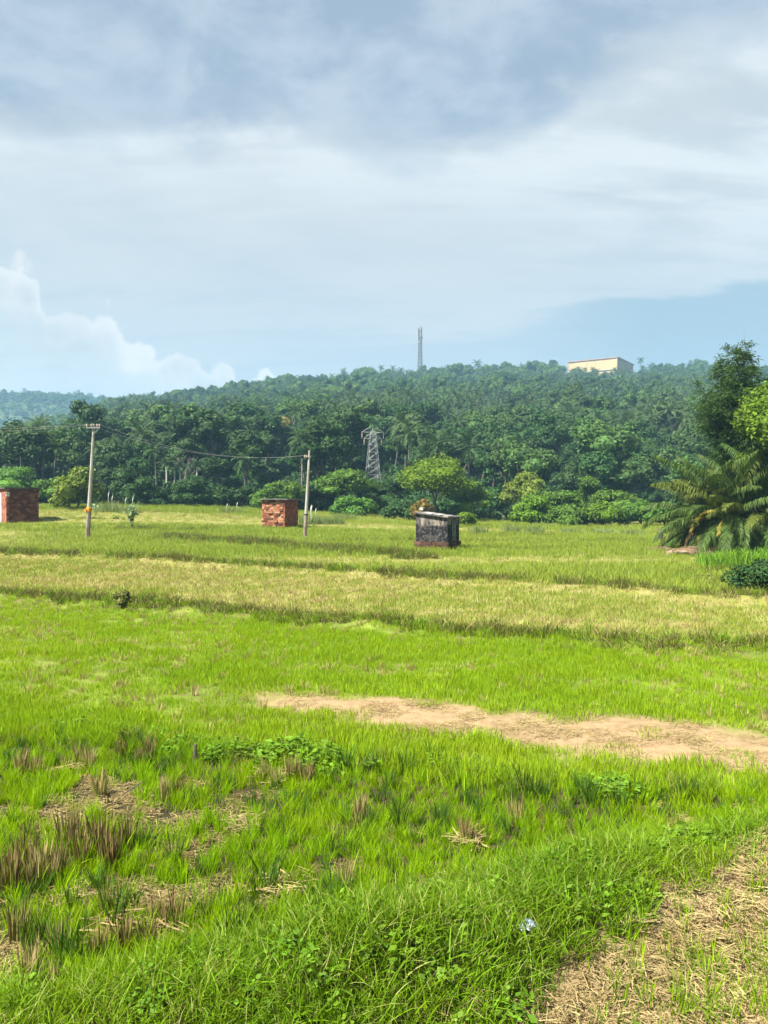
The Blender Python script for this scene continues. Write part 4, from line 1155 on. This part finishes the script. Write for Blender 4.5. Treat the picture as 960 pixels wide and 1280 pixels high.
# ------------------------------------------------------------------ poles and wires
def pole(px0, py0, px1, py1, r0, r1, label, arm, name='utility_pole'):
    x, y, z = hit(px0, py0)
    top = np.array([(px1 - CX) / F * y - x, 0, px_z(py1, y) - z])
    t = thing(name, label, 'pole', (x, y, z))
    def at(s): return top * s
    m = MB(); m.tube([top * -.04, top * .26], [r0 * 1.25, r0 * 1.08], 8); link('base', m, M['concrete_dirty'], t)
    m = MB(); m.tube([at(.255), at(.6), at(1)], [r0, (r0 + r1) / 2, r1], 8); link('shaft', m, M['concrete'], t)
    return t, top, np.array([x, y, z])
t1, top1, o1 = pole(109, 674, 118, 530, .15, .085, 'leaning concrete utility pole with a crossarm and an orange cloth tied low', True)
ypx = F / o1[1]
arm_z = .965
m = MB(); m.box(top1 * arm_z + np.array([0.02, -.14, 0]), (17 / ypx, .08, .075)); ca = link('crossarm', m, M['galv'], t1)
for dx in (-.42, -.1, .30, .46):
    m = MB(); m.tube([top1 * arm_z + np.array([dx * 18 / ypx, -.14, .05]), top1 * arm_z + np.array([dx * 18 / ypx, -.14, .16]), top1 * arm_z + np.array([dx * 18 / ypx, -.14, .27])], [.03, .065, .045], 7); link('insulator', m, M['porcelain'], ca)
m = MB(); m.bar(top1 * .90 + np.array([0, -.12, 0]), top1 * arm_z + np.array([.45, -.15, -.03]), .05); link('brace', m, M['galv'], t1)
m = MB(); m.tube([top1 * .235, top1 * .25, top1 * .265, top1 * .28], [.16, .20, .20, .16], 9)
m.box(top1 * .25 + np.array([-.2, -.16, .0]), (.14, .1, .2)); link('cloth_band', m, M['orange'], t1)
t2, top2, o2 = pole(381, 672, 387, 563, .125, .075, 'slim plain concrete pole standing right of the orange block shed', False)
m = MB(); m.tube([top2 * .255 + [0, 0, 0], top2 * .272], .142, 8); link('dark_band', m, M['dark'], t2)
m = MB(); m.bar(top2 * .92 + np.array([-.32, -.1, 0]), top2 * .92 + np.array([.12, -.1, 0]), .06); br = link('bracket', m, M['galv'], t2)
for dx in (-.30, -.16):
    m = MB(); m.tube([top2 * .92 + np.array([dx, -.1, .02]), top2 * .92 + np.array([dx, -.1, .16])], [.06, .045], 7); link('insulator', m, M['porcelain'], br)

def wire(a, b, sag, label, rad=.005):
    a, b = np.array(a), np.array(b); s = np.linspace(0, 1, 24)
    p = a + (b - a) * s[:, None]; p[:, 2] -= sag * 4 * s * (1 - s)
    mb = MB(); mb.tube(p - a, rad, 5); o = link('overhead_wire', mb, M['wire'], None, tuple(a)); tag(o, label, 'wire')
A1 = o1 + top1 * arm_z; A2 = o2 + top2 * .92
for i, dx in enumerate((-.40, .42)):
    s = A1 + np.array([dx * 18 / ypx, -.14, .25])
    wire(s, A2 + np.array([-.30 + .14 * i, -.1, .14]), .95, ('lower' if i else 'upper') + ' wire sagging between the crossarm pole and the plain pole')
    wire(s, s + np.array([-26, 4.5 + i, .15 - .4 * i]), .35, ('lower' if i else 'upper') + ' wire running off the left edge from the crossarm')

def leafy_plant(px, base, top, wpx, label, mat, name, n, leaf, seed, y_off=0, stemmat='culm'):
    x, y, z = hit(px, base); y += y_off; H = px_z(top, y) - z; W = wpx / F * y
    t = thing(name, label, 'plant', (x, y, z)); r = np.random.default_rng(seed)
    st = MB(); lf = MB()
    for i in range(4):
        a = i * 1.57 + r.random(); e = np.array([W * .35 * math.cos(a), W * .35 * math.sin(a), H * (.75 + .25 * r.random())])
        st.tube([(0, 0, 0), e * np.array([.3, .3, .5]), e], [.012 * max(H, .4), .010 * max(H, .4), .006 * max(H, .4)], 5)
        m = n // 4; s = r.uniform(.35, 1, m)[:, None]; p = e * np.concatenate([s ** 1.6, s ** 1.6, s], 1)
        d = unit(np.stack([r.normal(0, 1, m), r.normal(0, 1, m), r.normal(.35, .4, m)], 1)); sd = unit(np.cross(d, np.array([0, 0, 1.0]) + r.normal(0, .3, (m, 3)))); L = leaf * (.7 + .6 * r.random(m))[:, None]
        V = np.stack([p, p + d * L * .5 + sd * L * .34, p + d * L, p + d * L * .5 - sd * L * .34], 1); lf.add(V.reshape(-1, 3), np.arange(m * 4).reshape(m, 4))
    link('stem', st, M[stemmat], t); link('leaves', lf, M[mat], t)
leafy_plant(165, 662, 630, 22, 'young plant with large pale leaves right of the crossarm pole', 'pale_leaf', 'sapling', 64, .42, 1)
leafy_plant(117, 646, 630, 20, 'small pale-leaved climber beside the orange cloth on the pole', 'pale_leaf', 'climbing_plant', 26, .36, 2, .5)
leafy_plant(463, 972, 942, 22, 'single broad-leaved weed standing at the edge of the paddy', 'weed', 'broadleaf_weed', 24, .065, 3)

# ------------------------------------------------------------------ pylon, mast, hilltop building
def lattice(mb, z0, z1, w0, w1, nseg, th):
    zs = np.linspace(0, 1, nseg + 1) ** .85
    def cor(s): 
        w = (w0 + (w1 - w0) * s) / 2; z = z0 + (z1 - z0) * s
        return [np.array([a * w, b * w, z]) for a, b in ((-1, -1), (1, -1), (1, 1), (-1, 1))]
    for s0, s1 in zip(zs[:-1], zs[1:]):
        c0, c1 = cor(s0), cor(s1)
        for i in range(4):
            mb.bar(c0[i], c1[i], th * 1.4); j = (i + 1) % 4
            mb.bar(c0[i], c1[j], th); mb.bar(c0[j], c1[i], th); mb.bar(c1[i], c1[j], th)
def pylon():
    y = 118.0; x = (466 - CX) / F * y; zt = px_z(535, y); z0 = float(hill_z(x, y)) - .5; H = zt - z0
    t = thing('power_pylon', 'grey steel lattice pylon rising from the trees left of centre', 'pylon', (x, y, z0), R(14))
    zk = px_z(548, y) - z0
    m = MB(); lattice(m, 0, zk, 21 / F * y, 8 / F * y, 8, .045); link('tower_body', m, M['galv'], t)
    m = MB(); lattice(m, zk, H - .5, 9 / F * y, 4 / F * y, 2, .05); link('tower_head', m, M['galv'], t)
    for k, (zz, L) in enumerate(((px_z(549, y) - z0, 1.0), (px_z(541, y) - z0, 1.25))):
        for sg in (-1, 1):
            m = MB(); e = np.array([sg * (L * 11 / F * y), 0, zz + .1])
            for c in ((.6, -.6, zz), (.6, .6, zz), (.5, -.4, zz + .8), (.5, .4, zz + .8)): m.bar(np.array([c[0] * sg, c[1], c[2]]), e, .06)
            a = link('crossarm', m, M['galv'], t)
            m = MB(); m.tube([e, e - [0, 0, .5], e - [0, 0, 1.0]], [.04, .08, .04], 6); link('insulator', m, M['porcelain'], a)
    m = MB(); m.tube([(0, 0, H - .6), (0, 0, H)], .09, 5); link('peak', m, M['galv'], t)
pylon()
def mast():
    y = 600.0; x = (525 - CX) / F * y; z0 = float(hill_z(x, y)); H = px_z(409, y) - z0
    t = thing('telecom_mast', 'slender lattice telecom mast with panel antennas on the ridge', 'mast', (x, y, z0), R(20))
    m = MB(); lattice(m, 0, H - 2, 3.2, 1.8, 16, .26); link('tower_body', m, M['mast'], t)
    for i in range(3):
        for k, zz in enumerate((H - 2.2, H - 6.5)):
            a = i * 2.094 + .4; c = np.array([1.75 * math.cos(a), 1.75 * math.sin(a), zz])
            m = MB(); m.box(c, (.6, .6, 3.6)); an = link('antenna', m, M['sheet'], t)
            m = MB(); m.bar(c * [.35, .35, 1], c, .14); link('bracket', m, M['mast'], an)
    m = MB(); m.tube([(1.3, -.6, H - 9), (1.3, -.9, H - 9)], [.65, .65], 12); link('dish', m, M['white'], t)
    m = MB(); m.tube([(-1.2, -.8, H - 12), (-1.2, -1.1, H - 12)], [.5, .5], 12); link('dish', m, M['white'], t)
    m = MB(); m.tube([(0, 0, H - 2), (0, 0, H + 1.6)], .12, 5); link('rod', m, M['mast'], t)
    p = MB(); b = np.array([-3.2, 0, 0]); p.bar(b, np.array([-1.0, 0, H * .66]), .22); link('stay_cable', p, M['mast'], t)
mast()
def building():
    y = 588.0; zt = px_z(447.5, y); x = (771 - CX) / F * y
    z0 = float(hill_z(x, y)) - 2; H = zt - z0
    rot = R(-14 - 17)
    t = thing('hilltop_building', 'long cream flat-roofed building on the hilltop at right', 'building', (x, y, z0), R(-34))
    a, b = 39.0, 41.0        # nearest corner at the origin
    m = MB(); m.box((-a / 2, b / 2, H / 2), (a, b, H)); link('wall', m, M['cream'], t)
    m = MB(); m.box((-a / 2, b / 2, H + .35), (a + 1.2, b + 1.2, .7)); rf = link('roof', m, M['roofred'], t)
    for i in (0, 3, 8):
        m = MB(); m.box((-a + .3 + i * (a - .6) / 8, -.1, H / 2), (.45, .4, H - .3)); link('pilaster', m, M['cream'], t)
    for i in (0, 2, 4):
        m = MB(); m.box((.1, 1 + i * 8.5, H / 2), (.4, .45, H - .3)); link('pilaster', m, M['cream'], t)
    m = MB(); m.box((-a * .42, -.25, H - 8.6), (a * .75, .6, .5)); link('ledge', m, M['concrete'], t)
building()

# ------------------------------------------------------------------ near paddy: clumps, litter and weeds that stand out
def stub_mesh(i, dead=True):
    if dead:
        return blades(80, .12, .12, .30, .010, .16, 800 + i, 3, True)
    return blades(30, .09, .18, .36, .010, .35, 820 + i, 4, True)
DEAD = []
for i in range(4):
    me = stub_mesh(i).mesh('stalks'); me.materials.append(M['straw' if i == 2 else 'straw_dark']); me2 = blades(12, .10, .12, .26, .009, .4, 860 + i, 3, True).mesh('green_blades'); me2.materials.append(M['rice']); DEAD.append((me, me2))
LIVE = []
for i in range(4):
    me = stub_mesh(i, False).mesh('rice_clump'); me.materials.append(M['rice_dark']); LIVE.append(me)
rows = [(12, 1100), (30, 1092), (48, 1102), (68, 1098), (82, 1062), (92, 1070), (112, 1068), (124, 1072), (136, 1090), (156, 1064), (60, 1110), (8, 1118), (40, 1115), (100, 1084),
        (24, 972), (44, 974), (80, 968), (100, 962), (110, 966), (150, 950), (172, 958), (186, 952), (205, 1002), (222, 1000), (122, 1000), (330, 982), (345, 986), (365, 978), (384, 984),
        (180, 1190), (190, 1160), (150, 1195), (120, 1205), (60, 1250), (30, 1240), (70, 1200), (205, 1165), (20, 1180), (450, 1030), (586, 1062), (580, 1050), (646, 1034), (432, 1116), (130, 1150), (215, 1170)]
for i, (px, py) in enumerate(rows):
    x, y, z = hit(px, py); a = i % 4
    where = 'at the left edge of the near paddy' if py > 1050 and px < 170 else ('at the foot of the weedy step' if py < 1010 else 'among the lime rice in the near paddy')
    t = thing('stubble_clump', 'brown dead rice stubble clump ' + where, 'stubble', (x, y, z), i * 1.3, 'dead stubble clumps in the near paddy')
    s = .8 + .45 * ((i * 37) % 10) / 10
    if 1050 < py < 1125 and px < 170: s *= 1.3
    t.scale = (s, s, s)
    link('stalks', DEAD[a][0], None, t); link('green_blades', DEAD[a][1], None, t)
lv = [(12, 1170), (30, 1188), (95, 1215), (140, 1165), (150, 1150), (285, 1190), (300, 1180), (190, 940), (378, 948), (432, 965), (470, 960), (486, 990), (505, 970), (540, 962), (590, 1010), (730, 1000), (740, 1010), (802, 1000),
      (640, 1010), (655, 990), (690, 985), (668, 1000), (860, 1004), (335, 1120), (320, 1128), (215, 1085), (75, 1210), (50, 1180), (400, 1160), (420, 1140), (720, 990), (780, 1015), (550, 1035), (500, 1040), (600, 1025)]
for i, (px, py) in enumerate(lv):
    x, y, z = hit(px, py); where = 'by the weedy step' if py < 975 else ('near the left edge of the paddy' if px < 230 else ('in the right half of the near paddy' if px > 480 else 'in the middle of the near paddy'))
    o = link('rice_clump', LIVE[i % 4], None, None, (x, y, z), i * 2.1); s = .8 + .5 * ((i * 53) % 10) / 10; o.scale = (s, s, s)
    tag(o, 'taller dark green rice clump ' + where, 'rice', 'dark rice clumps in the near paddy')

WEED = [broad(260, .30, .22, .062, 900 + i).mesh('weed_patch') for i in range(3)]
for me in WEED: me.materials.append(M['weed'])
wd = [(372, 950, 1.3, 'largest bright leafy weed patch on the step'), (345, 952, 1.0, 'leafy weed patch left of the largest one'), (400, 958, 1.0, 'leafy weed patch right of the largest one'),
      (300, 945, .9, 'leafy weed patch right of the grey stake'), (275, 943, .8, 'leafy weed patch beside the grey stake'), (200, 925, .8, 'low weed patch on the step left of the stake'), (100, 915, .9, 'low dark weed patch at the left of the step'),
      (60, 915, .8, 'low weed patch near the left edge of the step'), (150, 920, .8, 'low weed patch between two others left of the stake'), (545, 965, .9, 'dark weed patch in the middle of the paddy edge'), (600, 970, .9, 'dark weed patch right of the middle of the step'), (765, 990, .9, 'dark weed patch near the dark rice clumps at right'),
      (230, 935, .8, 'weed patch just left of the grey stake'), (630, 975, .7, 'weed patch left of the dark rice clumps at right'), (880, 1062, .9, 'weed patch on the bank at right'), (700, 1090, .8, 'weed patch in the middle of the bank')]
for i, (px, py, s, lab) in enumerate(wd):
    x, y, z = hit(px, py); o = link('weed_patch', WEED[i % 3], None, None, (x, y, z - .02), i * 1.1); o.scale = (s * 1.25, s * .8, s * .9); tag(o, lab, 'weeds', 'leafy weed patches')

def straw_pile(px, py, s, label, seed):
    x, y, z = hit(px, py); mb = litter(110, .22 * s, .08, .26, .008, seed, .10)
    o = link('straw_pile', mb, M['straw'], None, (x, y, z)); tag(o, label, 'straw', 'small straw piles')
for i, (px, py, s, lab) in enumerate([(358, 1118, 1.0, 'small pale straw pile right of centre in the paddy'), (345, 976, 1.1, 'flattened straw pile under the largest weed patch'), (95, 965, .9, 'flattened straw pile near the left weeds'), 
                                      (300, 1040, .8, 'thin brown straw pile in the middle of the rice'), (205, 1180, .9, 'matted straw pile by the dead stubble low at left'), (585, 1060, .6, 'little straw pile below the dark rice clumps'), (140, 1175, .8, 'straw pile among the dark rice at left')]):
    straw_pile(px, py, s, lab, 950 + i)

def stick():
    x, y, z = hit(165, 1008); mb = MB(); mb.tube([(-.10, 0, .02), (0, 0, .08), (.10, .02, .15)], [.008, .007, .005], 5)
    tag(link('dead_stick', mb, M['bark'], None, (x, y, z + .08)), 'thin pale dead stick lying in the rice at left', 'stick')
stick()
def scrap():
    x, y, z = hit(660, 1178); r = np.random.default_rng(4); n = 9
    u, v = np.meshgrid(np.linspace(-1, 1, n), np.linspace(-1, 1, n))
    Z = .02 + .010 * np.sin(u * 3.1 + v) +   .007 * r.normal(0, 1, u.shape) - .02 * (u ** 2 + v ** 2)
    V = np.stack([u * .055 + r.normal(0, .005, u.shape), v * .040 + r.normal(0, .005, u.shape), Z], -1).reshape(-1, 3)
    idx = np.arange(n * n).reshape(n, n); q = np.stack([idx[:-1, :-1], idx[:-1, 1:], idx[1:, 1:], idx[1:, :-1]], -1).reshape(-1, 4)
    mb = MB(); mb.add(V, q); o = link('plastic_scrap', mb.mesh('plastic_scrap', True), M['plastic'], None, (x, y, z + .085), .3)
    sm = o.modifiers.new('thickness', 'SOLIDIFY'); sm.thickness = .003
    tag(o, 'crumpled pale blue plastic scrap lying on the grassy bank', 'litter')
scrap()

# ------------------------------------------------------------------ haze
def haze():
    mb = MB(); mb.box((0, 650, 77), (3200, 2000, 172))
    m, nt, N, L = mat_new('haze')
    pv = N.new('ShaderNodeVolumePrincipled'); pv.inputs['Color'].default_value = (.38, .70, 1.0, 1); pv.inputs['Density'].default_value = HAZE
    pv.inputs['Anisotropy'].default_value = 0.0
    out = N.new('ShaderNodeOutputMaterial'); L.new(pv.outputs[0], out.inputs['Volume'])
    o = link('haze', mb, m); tag(o, 'thin blue summer haze over the valley', 'haze', kind='stuff')
HAZE = .00029
haze()

# ------------------------------------------------------------------ sky, sun, camera
SUN_EL, SUN_AZ = R(52), R(-125)          # azimuth measured from +Y towards +X: left and behind the camera
EXPO = 2.0
def lin(r, g, b):
    f = lambda c: (c / 255 / 12.92) if c / 255 <= .04045 else ((c / 255 + .055) / 1.055) ** 2.4
    k = 1 / (.1 * 2 ** EXPO)
    return (f(r) * k, f(g) * k, f(b) * k)

def sky():
    w = bpy.data.worlds.new('World'); scene.world = w; w.use_nodes = True
    nt = w.node_tree; N, L = nt.nodes, nt.links; N.clear()
    tc = N.new('ShaderNodeTexCoord'); d = tc.outputs['Generated']
    sx = N.new('ShaderNodeSeparateXYZ'); L.new(d, sx.inputs[0])
    X, Y, Z = sx.outputs
    # compass direction and height above the horizon, in degrees
    az = mth(nt, 'MULTIPLY', mth(nt, 'ARCTAN2', X, Y), 57.2958)
    el = mth(nt, 'MULTIPLY', mth(nt, 'ARCSINE', Z), 57.2958)
    # a flat cloud layer overhead, seen in perspective
    zz = mth(nt, 'ADD', mth(nt, 'MAXIMUM', Z, 0.0), .22)
    cv = N.new('ShaderNodeCombineXYZ'); L.new(mth(nt, 'DIVIDE', X, zz), cv.inputs[0]); L.new(mth(nt, 'DIVIDE', Y, zz), cv.inputs[1])
    lay = cv.outputs[0]
    n1 = noise(nt, lay, 2.1, 7, .56, .15); n2 = noise(nt, lay, 5.2, 8, .60, .25); n3 = noise(nt, lay, 1.3, 7, .60, .5)
    mp = N.new('ShaderNodeMapping'); mp.inputs['Scale'].default_value = (.55, 1.9, 1); mp.inputs['Rotation'].default_value = (0, 0, R(9)); L.new(lay, mp.inputs[0])
    ns = noise(nt, mp.outputs[0], 3.4, 8, .60, .3)
    st = N.new('ShaderNodeTexSky'); st.sky_type = 'NISHITA'; st.sun_disc = False; st.sun_elevation = SUN_EL; st.sun_rotation = SUN_AZ
    st.air_density = 1.0; st.dust_density = 1.5; st.ozone_density = 1.0
    base = mixc(nt, st.outputs[0], lin(192, 202, 207), .94)
    # broken white layers
    bright = mth(nt, 'MULTIPLY', ss(nt, el, 8, 19), ss(nt, n3, .30, .66))
    col = mixc(nt, base, lin(212, 219, 224), mth(nt, 'ADD', mth(nt, 'MULTIPLY', bright, .75), .25))
    wh = mth(nt, 'MULTIPLY', mth(nt, 'MULTIPLY', ss(nt, mth(nt, 'ADD', el, mth(nt, 'MULTIPLY', ss(nt, az, 0, 26), 4.0)), 17, 25), ss(nt, ns, .36, .60)), .9)
    col = mixc(nt, col, lin(229, 236, 240), wh)
    blu = mth(nt, 'MULTIPLY', mth(nt, 'MULTIPLY', ss(nt, ns, .52, .34), ss(nt, el, 22, 12)), .45)
    col = mixc(nt, col, lin(180, 198, 212), blu)
    # blue opening low on the right, thin band towards the left
    top = mth(nt, 'ADD', 14.2, mth(nt, 'MULTIPLY', mth(nt, 'SUBTRACT', ns, .5), 5.0))
    top = mth(nt, 'SUBTRACT', top, mth(nt, 'MULTIPLY', ss(nt, az, 18, 4), 2.4))
    op = mth(nt, 'MULTIPLY', ss(nt, mth(nt, 'SUBTRACT', top, el), -.3, .9), mth(nt, 'ADD', mth(nt, 'MULTIPLY', ss(nt, az, -20, 8), .45), mth(nt, 'MULTIPLY', ss(nt, az, 8, 20), .55)))
    col = mixc(nt, col, lin(158, 186, 204), mth(nt, 'MULTIPLY', op, .85))
    # heavy blue-grey cloud along the top
    edge = mth(nt, 'ADD', 24.4, mth(nt, 'MULTIPLY', mth(nt, 'SUBTRACT', n1, .5), -17))
    edge = mth(nt, 'ADD', edge, mth(nt, 'MULTIPLY', mth(nt, 'SUBTRACT', n2, .5), -9))
    edge = mth(nt, 'ADD', edge, mth(nt, 'MULTIPLY', ss(nt, az, 10, 27), 5.0))
    gr = ss(nt, mth(nt, 'SUBTRACT', el, edge), -1.8, 3.0)
    grey = mixc(nt, lin(155, 175, 198), lin(190, 204, 219), ss(nt, n2, .36, .66))
    over = ss(nt, el, 34, 50)
    grey = mixc(nt, grey, lin(205, 216, 226), over)
    col = mixc(nt, col, grey, mth(nt, 'MULTIPLY', gr, .95))
    # heaped clouds low on the left
    fc = N.new('ShaderNodeFloatCurve'); L.new(mth(nt, 'DIVIDE', mth(nt, 'ADD', az, 40), 60), fc.inputs[1])
    cu = fc.mapping.curves[0]
    pts = [(0, .74), ((40 - 30) / 60, .70), ((-26 + 40) / 60, .775), ((-24.5 + 40) / 60, .765), ((-23.3 + 40) / 60, .64), ((-20 + 40) / 60, .66), ((-17.4 + 40) / 60, .545), ((-14 + 40) / 60, .535), ((-11.5 + 40) / 60, .50),
           ((-10 + 40) / 60, .44), ((-8.2 + 40) / 60, .47), ((-6 + 40) / 60, .42), ((-2.5 + 40) / 60, .42), ((0 + 40) / 60, .49), ((2 + 40) / 60, .45), ((4 + 40) / 60, .3), (1, .2)]
    cu.points[0].location = pts[0]; cu.points[1].location = pts[-1]
    for p in pts[1:-1]: cu.points.new(*p)
    fc.mapping.update()
    vo = N.new('ShaderNodeTexVoronoi'); vo.feature = 'SMOOTH_F1'; vo.inputs['Scale'].default_value = 32; vo.inputs['Smoothness'].default_value = .35; L.new(d, vo.inputs['Vector'])
    puff = mth(nt, 'ADD', mth(nt, 'MULTIPLY', mth(nt, 'SUBTRACT', .35, vo.outputs['Distance']), 2.4), mth(nt, 'MULTIPLY', mth(nt, 'SUBTRACT', noise(nt, d, 30, 7, .62), .5), 3.4))
    hgt = mth(nt, 'ADD', mth(nt, 'MULTIPLY', fc.outputs[0], 20), puff)
    cm = ss(nt, mth(nt, 'SUBTRACT', hgt, el), -.10, .55)
    shade = mth(nt, 'ADD', mth(nt, 'MULTIPLY', ss(nt, mth(nt, 'SUBTRACT', hgt, el), .2, 2.6), .6), mth(nt, 'MULTIPLY', ss(nt, noise(nt, d, 14, 6, .6), .40, .62), .4))
    ccol = mixc(nt, lin(238, 239, 238), lin(206, 212, 215), shade)
    col = mixc(nt, col, ccol, mth(nt, 'MULTIPLY', cm, mth(nt, 'SUBTRACT', .92, mth(nt, 'MULTIPLY', ss(nt, mth(nt, 'SUBTRACT', hgt, el), .5, 4.5), .62))))
    # below the horizon: ground-coloured
    col = mixc(nt, lin(120, 140, 110), col, ss(nt, el, -3, 0))
    bg = N.new('ShaderNodeBackground'); bg.inputs['Strength'].default_value = .1; L.new(col, bg.inputs[0])
    out = N.new('ShaderNodeOutputWorld'); L.new(bg.outputs[0], out.inputs[0])
    w.cycles.sampling_method = 'MANUAL'; w.cycles.sample_map_resolution = 512
sky()

sl = bpy.data.lights.new('sun', 'SUN'); sl.energy = 4.6; sl.angle = R(4.0); sl.color = (1.0, .955, .87)
so = bpy.data.objects.new('sun', sl); COL.objects.link(so)
dirv = Vector((math.sin(SUN_AZ) * math.cos(SUN_EL), math.cos(SUN_AZ) * math.cos(SUN_EL), math.sin(SUN_EL)))
so.rotation_euler = dirv.to_track_quat('Z', 'Y').to_euler(); so.location = (0, 0, 60)

cam = bpy.data.cameras.new('camera'); co = bpy.data.objects.new('camera', cam); COL.objects.link(co)
cam.sensor_fit = 'VERTICAL'; cam.sensor_height = 36; cam.lens = F / 1280 * 36; cam.clip_start = .05; cam.clip_end = 6000
co.location = (0, 0, CAMZ); co.rotation_euler = (R(90) - math.atan((640 - HOR) / F), 0, 0)
scene.camera = co

scene.render.engine = 'CYCLES'
cy = scene.cycles
cy.max_bounces = 6; cy.diffuse_bounces = 3; cy.glossy_bounces = 2; cy.transmission_bounces = 4; cy.transparent_max_bounces = 6; cy.volume_bounces = 1
cy.use_denoising = True
try: cy.denoiser = 'OPENIMAGEDENOISE'
except Exception: pass
scene.view_settings.view_transform = 'Standard'; scene.view_settings.look = 'None'; scene.view_settings.gamma = 1.0; scene.view_settings.exposure = EXPO
scene.view_settings.use_curve_mapping = False
